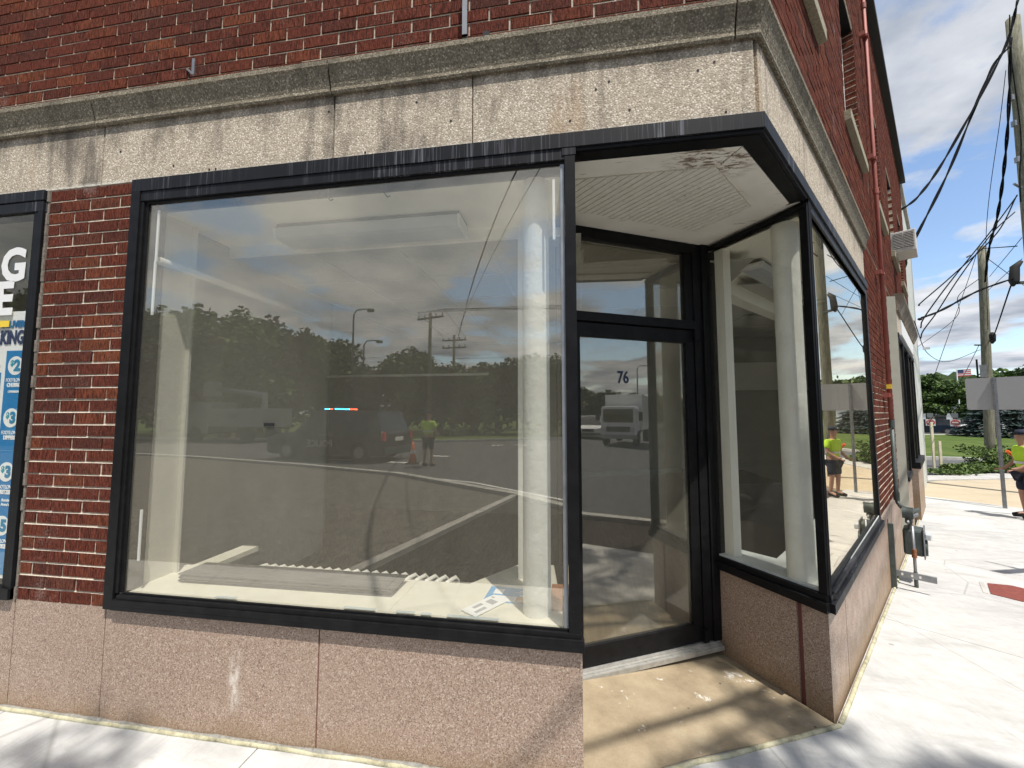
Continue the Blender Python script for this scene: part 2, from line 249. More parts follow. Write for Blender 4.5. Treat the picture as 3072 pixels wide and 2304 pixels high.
# ------------------------------------------------------------------ mesh helpers
class MB:
    def __init__(s): s.v = []; s.f = []
    def quadf(s, pts): b = len(s.v); s.v += [tuple(p) for p in pts]; s.f.append(tuple(range(b, b+len(pts)))); return s
    def box(s, x0, x1, y0, y1, z0, z1):
        b = len(s.v); s.v += [(x0, y0, z0), (x1, y0, z0), (x1, y1, z0), (x0, y1, z0), (x0, y0, z1), (x1, y0, z1), (x1, y1, z1), (x0, y1, z1)]
        s.f += [(b, b+3, b+2, b+1), (b+4, b+5, b+6, b+7), (b, b+1, b+5, b+4), (b+1, b+2, b+6, b+5), (b+2, b+3, b+7, b+6), (b+3, b, b+4, b+7)]; return s
    def prism(s, poly, z0, z1):
        n = len(poly); b = len(s.v)
        g0 = z0 if callable(z0) else (lambda x, y: z0); g1 = z1 if callable(z1) else (lambda x, y: z1)
        s.v += [(x, y, g0(x, y)) for x, y in poly] + [(x, y, g1(x, y)) for x, y in poly]
        s.f += [tuple(range(b+n-1, b-1, -1)), tuple(range(b+n, b+2*n))] + [(b+i, b+(i+1) % n, b+n+(i+1) % n, b+n+i) for i in range(n)]; return s
    def tube(s, pts, r, seg=10, cap=True):
        pts = [Vector(p) for p in pts]; rr = r if isinstance(r, (list, tuple)) else [r]*len(pts)
        b = len(s.v); n = len(pts); up = None
        for i, p in enumerate(pts):
            t = (pts[min(i+1, n-1)]-pts[max(i-1, 0)]).normalized()
            if up is None: up = t.orthogonal().normalized()
            up = (up-t*up.dot(t)).normalized(); w = t.cross(up)
            for k in range(seg):
                a = 2*pi*k/seg; s.v.append(tuple(p+(up*cos(a)+w*sin(a))*rr[i]))
        for i in range(n-1):
            for k in range(seg):
                k2 = (k+1) % seg; s.f.append((b+i*seg+k, b+i*seg+k2, b+(i+1)*seg+k2, b+(i+1)*seg+k))
        if cap: s.f += [tuple(b+k for k in range(seg-1, -1, -1)), tuple(b+(n-1)*seg+k for k in range(seg))]
        return s
    def sweep(s, prof, x0, x1):   # profile of (y,z) along x
        n = len(prof); b = len(s.v); s.v += [(x0, y, z) for y, z in prof]+[(x1, y, z) for y, z in prof]
        s.f += [(b+i, b+(i+1) % n, b+n+(i+1) % n, b+n+i) for i in range(n)]+[tuple(range(b+n-1, b-1, -1)), tuple(range(b+n, b+2*n))]; return s
    def build(s, name, mat, parent=None, mw=None, smooth=False, bevel=0):
        me = bpy.data.meshes.new(name); me.from_pydata(s.v, [], s.f); me.materials.append(mat); me.update()
        if smooth:
            for p in me.polygons: p.use_smooth = True
        o = bpy.data.objects.new(name, me); S.collection.objects.link(o)
        if parent: o.parent = parent
        if mw is not None: o.matrix_basis = mw
        if bevel:
            m = o.modifiers.new('bevel', 'BEVEL'); m.width = bevel; m.segments = 2; m.limit_method = 'ANGLE'
        return o
def thing(name, label, cat, loc=(0, 0, 0), rz=0, group=None, kind=None):
    o = bpy.data.objects.new(name, None); S.collection.objects.link(o); o.location = loc; o.rotation_euler = (0, 0, rz); o.empty_display_size = .2
    if kind: o['kind'] = kind
    if label: o['label'] = label
    if cat: o['category'] = cat
    if group: o['group'] = group
    return o
def tag(o, label, cat, group=None):
    o['label'] = label; o['category'] = cat
    if group: o['group'] = group
    return o
def struct(o): o['kind'] = 'structure'; return o
def stuff(o): o['kind'] = 'stuff'; return o
def bx(name, mat, par, mw, *b, bevel=0): return MB().box(*b).build(name, mat, par, mw, bevel=bevel)
def copy_tree(o, parent=None):
    c = o.copy(); S.collection.objects.link(c); c.parent = parent
    for ch in KIDS.get(o.name, []) or [q for q in S.objects if q.parent == o]: copy_tree(ch, c)
    return c
KIDS = {}
def text(s, size, mat, par, mw, bold=0.0, align='CENTER', extr=.0006, sx=1.0, name='lettering'):
    cu = bpy.data.curves.new('t', 'FONT'); cu.body = s; cu.size = size; cu.align_x = align; cu.align_y = 'CENTER'; cu.extrude = extr; cu.offset = bold; cu.resolution_u = 3
    o = bpy.data.objects.new('t', cu); S.collection.objects.link(o); bpy.context.view_layer.update()
    me = bpy.data.meshes.new_from_object(o.evaluated_get(bpy.context.evaluated_depsgraph_get())); bpy.data.objects.remove(o)
    me.materials.clear(); me.materials.append(mat)
    for v in me.vertices: v.co.x *= sx
    q = bpy.data.objects.new(name, me); S.collection.objects.link(q); q.parent = par; q.matrix_basis = mw; return q
def upright(x, y, z, rz=0): return Matrix.Translation((x, y, z)) @ Matrix.Rotation(rz, 4, 'Z') @ Matrix.Rotation(pi/2, 4, 'X')
def frame(ox, oy, ang): return Matrix.Translation((ox, oy, 0)) @ Matrix.Rotation(ang, 4, 'Z')
I4 = Matrix.Identity(4)
SA = R(52.482); SIDE = frame(.796, 0, SA); DV = Vector((cos(SA), sin(SA)))
DA = R(27.884); DOORF = frame(.015, .79, DA); JA = R(-58.706)
DEND = Vector((.015+1.042*cos(DA), .79+1.042*sin(DA))); JAMB = frame(DEND.x, DEND.y, JA); JL = .715
def gz(x, y):
    t = (x-.796)*.609+y*.793
    if t < 0: return 0.0
    if t < 6: return -.065*t
    if t < 12: return -.39-.035*(t-6)
    if t < 20: return -.6-.0125*(t-12)
    return -.7
# ------------------------------------------------------------------ ground
def clip(poly, nx, ny, c, keep):
    outp = []
    for i in range(len(poly)):
        p, q = poly[i], poly[(i+1) % len(poly)]; dp = nx*p[0]+ny*p[1]-c; dq = nx*q[0]+ny*q[1]-c
        if keep*dp >= 0: outp.append(p)
        if dp*dq < 0:
            k = dp/(dp-dq); outp.append((p[0]+(q[0]-p[0])*k, p[1]+(q[1]-p[1])*k))
    return outp
from mathutils.geometry import tessellate_polygon
def slab(name, poly, top, thick, mat, parent=None, kind='structure'):
    tris = tessellate_polygon([[Vector((x, y, 0)) for x, y in poly]]); m = MB()
    area = sum(poly[i][0]*poly[(i+1) % len(poly)][1]-poly[(i+1) % len(poly)][0]*poly[i][1] for i in range(len(poly)))
    if area < 0: poly = poly[::-1]; tris = tessellate_polygon([[Vector((x, y, 0)) for x, y in poly]])
    cuts = [0, 6, 12, 20]; c0 = .796*.609
    for t in tris:
        P = [(poly[i][0], poly[i][1]) for i in t]
        ar = (P[1][0]-P[0][0])*(P[2][1]-P[0][1])-(P[2][0]-P[0][0])*(P[1][1]-P[0][1])
        if ar < 0: P = P[::-1]
        pieces = [P]
        for cc in cuts:
            nx_ = []
            for q in pieces:
                for k in (1, -1):
                    r = clip(q, .609, .793, cc+c0, k)
                    if len(r) > 2: nx_.append(r)
            pieces = nx_
        for q in pieces: m.quadf([(x, y, gz(x, y)+top) for x, y in q])
    if thick:
        n = len(poly)
        for i in range(n):
            p, q = poly[i], poly[(i+1) % n]; k = max(1, int(math.hypot(q[0]-p[0], q[1]-p[1])/3))
            for j in range(k):
                a_ = (p[0]+(q[0]-p[0])*j/k, p[1]+(q[1]-p[1])*j/k); b_ = (p[0]+(q[0]-p[0])*(j+1)/k, p[1]+(q[1]-p[1])*(j+1)/k)
                m.quadf([(*a_, gz(*a_)+top-thick), (*b_, gz(*b_)+top-thick), (*b_, gz(*b_)+top), (*a_, gz(*a_)+top)])
    o = m.build(name, mat, parent)
    if not parent and kind: o['kind'] = kind
    return o
slab('ground', [(-700, -700), (900, -700), (900, 900), (-700, 900)], -.30, 0, GRASS)
slab('road', [(-120, -22), (-16, -21.4), (-7.9, -21.4), (0, -26), (34, -23), (140, -60), (140, -20), (60, 10), (24, 19.5), (12.7, 15.3), (9.0, 10.4), (2, 0), (-2, -5), (-8, -9), (-16, -11), (-120, -11.5)], -.13, .1, ASPH)
C = [(-60, -13), (-30, -12), (-16.5, -11.6), (-13.8, -11.1), (-8.35, -9.6), (-4.6, -8.3), (-1.2, -6.1), (1.5, -3.6), (3.2, -1.65), (4.6, .4), (7.5, 3.9), (11, 8.6)]
sw = [(-60, 0), (-60, -1.95), (.9, -1.95), (1.7, -1.45), (2.12, -.65), (2.5, .06), (4.5, 2.4), (7.3, 5.7), (10.1, 9.5), (9.0, 10.75), (8.05, 9.45), (1.31, .655), (.005, 0)]
slab('planting_bed', [(-60, -1.95)]+C+[(10.1, 9.5), (7.3, 5.7), (4.5, 2.4), (2.5, .06), (2.12, -.65), (1.7, -1.45), (.9, -1.95)], -.045, 0, SOIL)
slab('mulch_bed', [(-2.15, -1.97), (-1.15, -6.0), (1.4, -3.6), (3.1, -1.7), (4.5, .35), (7.3, 3.8), (10.6, 8.4), (10.0, 9.2), (7.35, 5.65), (4.55, 2.35), (2.56, .02), (2.16, -.68), (1.72, -1.5), (.92, -1.97)], -.038, 0, MULCH)
def strip(name, pts, w, top, thick, mat, parent=None):
    l, r = [], []
    for i, p in enumerate(pts):
        a_ = Vector(pts[max(i-1, 0)]); b_ = Vector(pts[min(i+1, len(pts)-1)]); d = (b_-a_).normalized(); nn = Vector((-d.y, d.x))*w/2
        l.append((p[0]+nn.x, p[1]+nn.y)); r.append((p[0]-nn.x, p[1]-nn.y))
    return slab(name, l+r[::-1], top, thick, mat, parent)
strip('kerb', C, .18, .03, .17, KERB); strip('edging_kerb', [(-2.24, -1.98), (-1.22, -6.0)], .13, .015, .08, KERB)
strip('far_kerb', [(-60, -21.9), (-16, -21.4), (-7.9, -21.4), (0, -25.8), (34, -22.8)], .2, .02, .17, KERB)
strip('road_line', [(-5.4, -9.15), (-2.56, -8.06), (.3, -5.9)], .1, -.126, 0, LINE)
for q in ([(-9.2, -12.2), (-8.1, -12.1)], [(-6.6, -11.75), (-5.3, -11.6)], [(-5.9, -14), (-5.1, -13.9)], [(-4.6, -19.8), (-3.9, -19.9)], [(-3.4, -20.1), (-2.7, -20.2)], [(-2.2, -20.3), (-1.5, -20.4)], [(9, -6), (10.4, -6.3)], [(12, -9), (13.4, -9.4)]):
    strip('road_line', q, .25, -.126, 0, LINE)
# sidewalk cut into slabs along its joints
side_w = thing('sidewalk', None, None, kind='structure')
cuts = []   # (nx, ny, c)
def line_cut(p, q):
    d = (Vector(q)-Vector(p)).normalized(); return (-d.y, d.x, -d.y*p[0]+d.x*p[1])
front = clip(sw, *line_cut((1.31, .655), (2.4, .0)), 1); front2 = clip(sw, *line_cut((1.31, .655), (2.4, .0)), -1)
pieces = []
x = -1.5; edges = [-60, -18, -12, -9, -7.5, -6, -4.5, -3.0, -1.5, 0.15, 60]
half = [p for p in (front, front2)]
low = min(half, key=lambda P: sum(p[1] for p in P)/len(P)); high = [h_ for h_ in half if h_ is not low][0]
for i in range(len(edges)-1):
    P = clip(clip(low, 1, 0, edges[i]+.003, 1), 1, 0, edges[i+1]-.003, -1)
    if len(P) > 2: pieces.append(P)
tt = [-9, 3.2-1.62, 4.7-1.6, 5.0, 6.6, 8.2, 9.8, 11.4, 99]
nx_, ny_ = .67, .742     # joints roughly square to the side wall
c0 = 2.569*nx_+2.266*ny_
ts = [-99, c0, c0+1.6, c0+3.2, c0+4.8, c0+6.4, c0+8.0, 999]
for i in range(len(ts)-1):
    P = clip(clip(high, nx_, ny_, ts[i]+.003, 1), nx_, ny_, ts[i+1]-.003, -1)
    if len(P) > 2: pieces.append(P)
for P in pieces: slab('slab', P, 0, .10, CONC, side_w)
slab('joint_bed', sw, -.012, 0, KERB, side_w)
fj = MB()
def foam(pts, r=.011):
    n_ = []
    for i in range(len(pts)-1):
        p, q = Vector(pts[i]), Vector(pts[i+1]); k = max(2, int((q-p).length/.08))
        for j in range(k+(i == len(pts)-2)): s_ = p+(q-p)*j/k; n_.append((s_.x+random.uniform(-.002, .002), s_.y+random.uniform(-.002, .002), gz(s_.x, s_.y)+.003+random.uniform(-.001, .002)))
    fj.tube(n_, r, 8)
slab('entrance_slab', [(.012, .0), (1.31, .635), (.935, 1.285), (-.12, .76), (-.02, .70)], .004, .08, OLDC)
foam([(-6, -.014), (-.005, -.014)]); foam([(.0, -.02), (.66, .29), (1.318, .64)], .012); foam([(1.338, .662), (3.9, 4.0), (8.0, 9.34)], .012)
fj.build('joint_filler', FOAM, side_w, smooth=True)
slab('sandy_strip', [(9.05, 10.8), (10.15, 9.55), (14, 10.5), (20, 14), (17, 17), (11.9, 14.3), (8.9, 12.2), (8.2, 10.4)], -.05, .1, SAND)
slab('far_pavement', [(9.1, 12.4), (11.9, 14.35), (14.5, 15.2), (20, 17), (20, 18.4), (14.0, 16.0), (11.5, 15.2), (8.9, 13.4)], -.01, .1, KERB)
slab('side_road', [(8.4, 14.0), (14, 16.6), (22, 19.2), (60, 24), (60, 32), (24, 22.6), (17.2, 22.0), (4, 22)], -.08, 0, ASPH)
strip('grass_kerb', [(4, 23.6), (17.2, 22.6), (21.5, 22.0), (60, 30)], .25, .06, .2, KERB)
slab('lawn', [(0, 23.8), (17.2, 22.75), (21.6, 22.2), (60, 30.2), (70, 60), (44, 52), (39, 50), (20, 44)], .02, .1, GRASS)
slab('parking_lot', [(20, 46), (39, 50.6), (44, 52.6), (80, 66), (110, 110), (20, 110)], -.02, .1, ASPH)
strip('footpath', [(20, 43.5), (38, 48.6), (60, 56)], .8, .03, .05, KERB)

# ------------------------------------------------------------------ the corner building
B = thing('corner_building', 'red brick corner shop building with cast stone frieze and pink granite base', 'building')
# mortar walls with window holes
def spans(x0, x1, z, holes):
    sp_ = [(x0, x1)]
    for h in holes:
        if h[2]-.01 < z+BH and z < h[3]-.01: sp_ = [q for (a_, b_) in sp_ for q in ((a_, min(b_, h[0])), (max(a_, h[1]), b_)) if q[1]-q[0] > .03]
    return sp_

def holed(m, x0, x1, z0, z1, holes, y0, y1):
    holes = [(h[0]-.006, h[1]+.006, h[2], h[3]) for h in holes]
    xs = sorted({x0, x1, *[h[0] for h in holes], *[h[1] for h in holes]})
    for i in range(len(xs)-1):
        xm = (xs[i]+xs[i+1])/2; zs = [(z0, z1)]
        for h in holes:
            if h[0] < xm < h[1]:
                zs = [q for (a_, b_) in zs for q in ((a_, min(b_, h[2])), (max(a_, h[3]), b_)) if q[1]-q[0] > 1e-4]
        for a_, b_ in zs: m.box(xs[i], xs[i+1], y0, y1, a_, b_)
CH = .0677; BH = .057; BL = .193; BP = .203
WS = [(.45, 1.45), (2.75, 3.75), (5.05, 6.05), (7.4, 8.4), (9.7, 10.7)]
side_holes = [(a_, b_, 4.30, 5.84) for a_, b_ in WS]
front_holes = [(-2.6, -1.5, 4.45, 5.9), (-5.4, -4.3, 4.45, 5.9)]
m = MB(); m.box(-3.03, -2.435, .0055, .12, .56, 2.86); holed(m, -7, .786, 3.30, 7.36, front_holes, .0055, .25); m.build('mortar', MORTAR, B)
m = MB()   # weathered bed joints: each slopes out to the brick below it
def bed(m, x0, x1, z): m.sweep([(.0010, z-.0107+.0003), (.009, z-.0107+.0003), (.009, z-.0002), (.0085, z-.0002)][::-1], x0, x1)
for r in range(1, 34): bed(m, -3.019, -2.436, .563+r*CH)
for r in range(0, 58):
    z_ = 3.372+r*CH
    for a_, b_ in spans(-6.98, .786, z_, front_holes): bed(m, a_, b_, z_)
m.build('bed_joint', MORTAR, B)
m = MB(); holed(m, .012, 12, 3.30, 7.36, side_holes, .0065, .25); m.box(3.36, 6.9, .009, .25, .50, 3.30); m.build('mortar', MORTAR, B, SIDE)
singles = []; mass_f = MB(); mass_s = MB()
def course(x0, x1, z, odd, outl, off0=None):
    x = x0; first = True
    off = (off0 if off0 is not None else (BP/2 if odd else 0)) % BP
    nxt = x0+(BP-off if off else BP)
    while x < x1-.02:
        e = min(nxt-.010, x1); 
        if e-x > .02: outl.append((x, e, z))
        x = nxt; nxt += BP
bl_front = []
for r in range(34):      # pier
    z = .563+r*CH; js = [-3.018, -2.935, -2.732, -2.529, -2.428] if r % 2 == 0 else [-3.018, -2.838, -2.635, -2.428]
    for i in range(len(js)-1):
        bl_front.append((js[i]+random.uniform(0, .003), js[i+1]-.010+random.uniform(-.002, .003) if i < len(js)-2 else -2.437, z))
up = []
for r in range(60):
    z = 3.372+r*CH
    if z > 7.3: break
    for a_, b_ in spans(-6.9, .788, z, front_holes):
        # keep the bond continuous across windows
        k = math.floor((a_+6.9)/BP); off = (a_+6.9-k*BP+(BP/2 if r % 2 else 0)) % BP
        course(a_, b_, z, False, up, off)
bl_front += [b for b in up if b[2] < 4.18 and b[0] > -3.8 and b[2] < 3.46+.19*(.9-b[0])]
far_f = [b for b in up if b not in bl_front]
print('single bricks', len(bl_front))
if len(bl_front) > 296: far_f += bl_front[296:]; bl_front = bl_front[:296]
meshes = {}
def brick_mesh(w):
    k = round(w, 3)
    if k not in meshes:
        q = MB().box(0, w, 0, .1, 0, BH); me = bpy.data.meshes.new('brick'); me.from_pydata(q.v, [], q.f); me.materials.append(BRICK); me.update(); meshes[k] = me
    return meshes[k]
for x0, x1, z in bl_front:
    o = bpy.data.objects.new('brick', brick_mesh(x1-x0)); S.collection.objects.link(o); o.parent = B
    o.location = (x0, random.uniform(-.0022, .0022), z+random.uniform(-.0015, .0015)); o.rotation_euler = (random.uniform(-.012, .012), random.uniform(-.004, .004), random.uniform(-.008, .008))
def add_bricks(mb, lst):
    for x0, x1, z in lst:
        dy = random.uniform(-.0022, .0022); dz = random.uniform(-.0015, .0015); mb.box(x0, x1, dy, .1, z+dz, z+dz+BH)
add_bricks(mass_f, far_f); stuff(mass_f.build('brickwork', BRICK, B))
m = MB()
for r in range(0, 58):
    z_ = 3.372+r*CH
    for a_, b_ in spans(.012, 11.98, z_, side_holes): bed(m, a_, b_, z_)
for r in range(1, 41): bed(m, 3.372, 6.89, .563+r*CH)
m.build('bed_joint', MORTAR, B, SIDE)
sl_ = []
for r in range(60):
    z = 3.372+r*CH
    if z > 7.3: break
    for a_, b_ in spans(.004, 11.98, z, side_holes):
        k = math.floor(a_/BP); off = (a_-k*BP+(BP/2 if r % 2 else 0)) % BP; course(a_, b_, z, False, sl_, off)
for r in range(41):
    z = .563+r*CH; k = 0; course(3.37, 6.9, z, r % 2 == 1, sl_)
add_bricks(mass_s, sl_)
for a_, b_ in WS:        # soldier bricks over the heads
    pass
stuff(mass_s.build('brickwork', BRICK, B, SIDE))
# caulked mortar edge along the left window
m = MB()
for r in range(34): m.box(-3.034, -3.0195+random.uniform(-.003, .003), -.006+random.uniform(-.004, .004), .05, .56+r*CH, .56+r*CH+CH-.002)
stuff(m.build('mortar_edge', plain('rough_old_mortar', (.20, .17, .14), .95, 0, .35, 60, bump=.6), B))
m = MB().box(-2.436, -2.4295, -.004, .03, .56, 2.86); m.build('caulk_line', MORTAR, B)
# granite base
for x0, x1 in ((-7.5, -5.2), (-5.19, -3.030), (-3.024, -2.437), (-2.431, -1.222), (-1.214, .006)):
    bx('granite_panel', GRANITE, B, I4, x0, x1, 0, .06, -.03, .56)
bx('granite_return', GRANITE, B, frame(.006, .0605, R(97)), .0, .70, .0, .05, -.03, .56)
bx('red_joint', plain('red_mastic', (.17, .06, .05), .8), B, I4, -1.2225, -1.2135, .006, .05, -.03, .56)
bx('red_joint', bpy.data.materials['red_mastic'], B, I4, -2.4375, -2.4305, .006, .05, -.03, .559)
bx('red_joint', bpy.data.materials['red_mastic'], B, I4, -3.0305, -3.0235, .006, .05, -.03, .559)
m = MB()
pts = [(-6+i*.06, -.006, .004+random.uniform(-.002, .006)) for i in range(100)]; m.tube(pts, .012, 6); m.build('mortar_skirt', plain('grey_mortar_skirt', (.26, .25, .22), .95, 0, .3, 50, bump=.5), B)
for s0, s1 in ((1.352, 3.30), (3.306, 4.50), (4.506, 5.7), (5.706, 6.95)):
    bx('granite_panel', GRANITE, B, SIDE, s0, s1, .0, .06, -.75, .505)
m = MB().box(0, .545, 0, .06, -.4, .505); m.build('granite_panel', GRANITE, B, JAMB)
CC = DEND+Vector((cos(JA), sin(JA)))*JL; jd = Vector((cos(JA), sin(JA))); nJ = Vector((-sin(JA), cos(JA))); nS = Vector((-sin(SA), cos(SA))); s0_ = (CC-Vector((.796, 0))).dot(DV); CC = Vector((.796, 0))+DV*s0_
qa = CC-jd*(JL-.575); qb = CC+DV*.5
MB().prism([tuple(CC), tuple(qb), tuple(qb+nS*.06), tuple(CC+DV*.09+nS*.05), tuple(qa+nJ*.06), tuple(qa)], -.4, .505).build('granite_panel', GRANITE, B)
bx('red_joint', bpy.data.materials['red_mastic'], B, JAMB, .545, .575, .012, .05, -.4, .505)
# frieze + cornice
for x0, x1 in ((-7.2, -4.3), (-4.294, -2.676), (-2.668, -1.234), (-1.226, -.494), (-.489, .783)):
    bx('frieze_stone', FRIEZE, B, I4, x0, x1, .0, .12, 2.862, 3.222, bevel=.003)
for s0, s1 in ((.012, .80), (.806, 1.60), (1.606, 2.5), (2.506, 3.40)):
    bx('frieze_stone', FRIEZE, B, SIDE, s0, s1, .0, .12, 2.862, 3.222, bevel=.003)
PRO = [(.0, 3.218), (-.016, 3.212), (-.022, 3.222), (-.020, 3.240), (-.026, 3.262), (-.036, 3.295), (-.050, 3.333), (-.056, 3.340), (-.056, 3.366), (-.05, 3.372), (.02, 3.385), (.10, 3.385), (.10, 3.218)]
PRO = PRO[::-1]
def cornice(mw, x0, x1, c0=0, c1=0):
    m = MB(); n = len(PRO)
    m.v = [(x0-c0*(-y), y, z) for y, z in PRO]+[(x1+c1*(-y), y, z) for y, z in PRO]
    m.f = [(i, n+i, n+(i+1) % n, (i+1) % n) for i in range(n)]+[tuple(range(n)), tuple(range(2*n-1, n-1, -1))]
    return m.build('cornice_stone', CORNICE, B, mw)
ct = math.tan(SA/2)
for x0, x1 in ((-7.2, -4.2), (-4.192, -2.72), (-2.712, -1.246), (-1.238, .70)): cornice(I4, x0, x1)
cornice(I4, .708, .796, 0, ct); cornice(SIDE, .0, .06, ct, 0)
for s0, s1 in ((.068, 1.74), (1.748, 3.42)): cornice(SIDE, s0, s1)
# metal trim band below the frieze, runs round the corner and carries the soffit
def band(name, mat, y0, y1, z0, z1, xa, sb, x_in=0, par=B):
    # mitred L: front from xa to corner, side from corner to sb
    m = MB().prism([(xa, y0), (.796+(-y0)*ct, y0), (.796+(-y1)*ct, y1), (xa, y1)], z0, z1); m.build(name, mat, par)
    m = MB().prism([(-(-y0)*ct, y0), (sb, y0), (sb, y1), (-(-y1)*ct, y1)], z0, z1); m.build(name, mat, par, SIDE)
band('trim_band', STREAK, -.022, .10, 2.790, 2.859, -2.43, 3.36)
band('trim_drip', BLACK, -.012, .09, 2.774, 2.790, .0, .80)
# black soffit border + white soffit
m = MB().prism([(.0, .0), (.79, .0), (1.283, .64), (1.225, .655), (.752, .07), (.0, .07)], 2.770, 2.779); m.build('soffit_border', BLACK, B)
sof = MB().prism([(-.1, .02), (.76, .02), (1.29, .69), (.955, 1.30), (-.1, .76)], 2.786, 2.80); sof.build('soffit_board', PEEL, B)
m = MB().prism([(.0, .072), (.748, .072), (.69, .205), (.0, .205)], 2.772, 2.784); m.build('soffit_fascia', PEEL, B)
m = MB().prism([(.752, .074), (1.213, .655), (1.15, .79), (.70, .207)], 2.769, 2.784); m.build('soffit_fascia', PEEL, B)
# beadboard in the middle: strips
bead = [(.0, .235), (.69, .235), (1.02, .68), (.80, .98), (.0, .57)]
for P in range(1): pass
ang = R(-47); nxb, nyb = -sin(ang), cos(ang); cs = [nxb*p[0]+nyb*p[1] for p in bead]; cc = min(cs)
while cc < max(cs):
    P = clip(clip(bead, nxb, nyb, cc+.003, 1), nxb, nyb, cc+.0365, -1)
    if len(P) > 2: MB().prism(P, 2.777, 2.785).build('beadboard_strip', BEAD, B)
    cc += .0405
# brick upper windows + sills
def upper_window(mw, a_, b_, z0=4.30, z1=5.84):
    w = MB(); w.box(a_+.01, a_+.06, .10, .16, z0, z1).box(b_-.06, b_-.01, .10, .16, z0, z1).box(a_+.06, b_-.06, .10, .16, z1-.06, z1).box(a_+.06, b_-.06, .10, .16, z0, z0+.06).box(a_+.06, b_-.06, .11, .15, (z0+z1)/2-.02, (z0+z1)/2+.03)
    f = w.build('window_frame', WHITE, B, mw)
    bx('pane', WINGLASS, f, I4, a_+.06, b_-.06, .125, .131, z0+.06, (z0+z1)/2-.02); bx('pane', WINGLASS, f, I4, a_+.06, b_-.06, .125, .131, (z0+z1)/2+.03, z1-.06)
    bx('window_sill', LICH, B, mw, a_-.1, b_+.1, -.05, .10, z0-.10, z0-.005, bevel=.004)
    bx('window_lintel', BLACK, B, mw, a_, b_, .012, .10, z1-.012, z1-.002)
for a_, b_ in WS: upper_window(SIDE, a_, b_)
for h in front_holes: upper_window(I4, h[0], h[1], h[2], h[3])
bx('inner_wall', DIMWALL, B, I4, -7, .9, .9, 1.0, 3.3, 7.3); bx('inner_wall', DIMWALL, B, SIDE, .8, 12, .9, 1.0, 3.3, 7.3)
# roof edge
m = MB().prism([(-7, -.10), (.796+.1*ct, -.10), (.796-.2*ct, .3), (-7, .3)], 7.36, 7.47); m.build('roof_edge', ROOFE, B)
m = MB().prism([(-.1*ct, -.10), (12.05, -.10), (12.05, .3), (.3*ct, .3)], 7.36, 7.47); m.build('roof_edge', ROOFE, B, SIDE)
m = MB().prism([(-7, .02), (.78, .02), (8.0, 9.45), (2, 14), (-7, 14)], 7.30, 7.36); m.build('roof', ROOFE, B)
bx('end_wall', BRICK, B, SIDE, 11.75, 12.0, .12, 6, -.7, 7.3)
# rear render part (paler, higher, behind)
R_ = thing('rear_building', 'pale rendered wall rising behind the far end of the brick building', 'building')
bx('wall', PALEW, R_, SIDE, 12.3, 18, .05, 6, -.7, 7.55); bx('coping', KERB, R_, SIDE, 12.25, 18.05, -.02, 6, 7.55, 7.68)

# ---- main display window
V = B
def fr(name, *b, mat=BLACK, mw=I4, bevel=.0015, par=None): return bx(name, mat, par or B, mw, *b, bevel=bevel)
WF = thing('display_window', None, None); WF.parent = B
fr('frame', -2.430, -2.372, -.022, .10, .56, 2.789, par=WF); fr('frame', -2.372, -2.352, -.014, .10, .64, 2.73, par=WF); fr('frame', -2.352, -2.335, -.003, .10, .64, 2.73, par=WF)
fr('frame', -2.372, .0, -.016, .10, 2.735, 2.7885, mat=STREAK, par=WF); fr('frame', -2.335, -.04, -.004, .10, 2.722, 2.735, par=WF)
fr('corner_cap', -.06, .004, -.02, .02, 2.752, 2.79, mat=STREAK, par=WF)
fr('sill', -2.372, .016, -.030, .05, .562, .584, par=WF); fr('sill', -2.372, .016, -.0302, .0, .584, .612, par=WF); fr('sill', -2.352, .004, -.020, .004, .612, .634, par=WF); fr('sill', -2.335, -.01, -.006, .004, .634, .644, par=WF)
fr('corner_post', -.048, .0, -.018, .03, .634, 2.752, par=WF); fr('glazing_edge', -.070, -.050, -.002, .012, .644, 2.722, mat=STEEL, par=WF)
bx('pane', GLASS, WF, I4, -2.34, -.052, .006, .0085, .60, 2.75)
# side glass of the box, running back to the door
LJ = frame(-.014, .012, R(97)); 
fr('sill', .0, .76, -.0, .05, .56, .64, mw=LJ, par=WF); fr('frame', .0, .76, -.0, .04, 2.70, 2.785, mw=LJ, par=WF)
bx('side_pane', GLASSJ, WF, LJ, .02, .74, .02, .0225, .62, 2.72)
# ---- door
D_ = thing('entrance_door', None, None); D_.parent = B; D_.matrix_basis = DOORF
fd = lambda n, *b, **k: fr(n, *b, par=D_, **k)
fd('frame', -.135, -.075, -.03, .07, .03, 2.785); fd('frame', .905, .975, -.02, .09, .03, 2.785); fd('frame', .975, 1.04, -.035, .09, .03, 2.785)
fd('head', -.075, .905, -.02, .07, 2.712, 2.784); fd('transom_bar', -.075, .905, -.03, .07, 2.158, 2.218)
bx('transom_pane', GLASS, D_, I4, -.075, .905, .010, .0125, 2.21, 2.72); fd('transom_stop', .835, .905, -.012, .03, 2.218, 2.712)
L_ = thing('door_leaf', None, None); L_.parent = D_
fl = lambda n, *b, **k: fr(n, *b, par=L_, **k)
fl('rail', -.07, .90, -.012, .035, .035, .150); fl('rail', -.07, .90, -.012, .035, 2.060, 2.150); fl('stile', -.07, -.002, -.012, .035, .150, 2.060); fl('stile', .828, .90, -.012, .035, .150, 2.060)
bx('pane', GLASS, L_, I4, -.004, .83, .008, .0105, .145, 2.065)
fl('push_bar', -.002, .83, .06, .095, 1.150, 1.185, mat=GREYM); fl('hinge', .885, .918, -.045, -.013, 2.08, 2.14); fl('hinge', .888, .915, -.05, -.013, .04, .12)
text('76', .112, DARK, L_, upright(.325, .006, 1.80), .002, sx=.80, name='door_number')
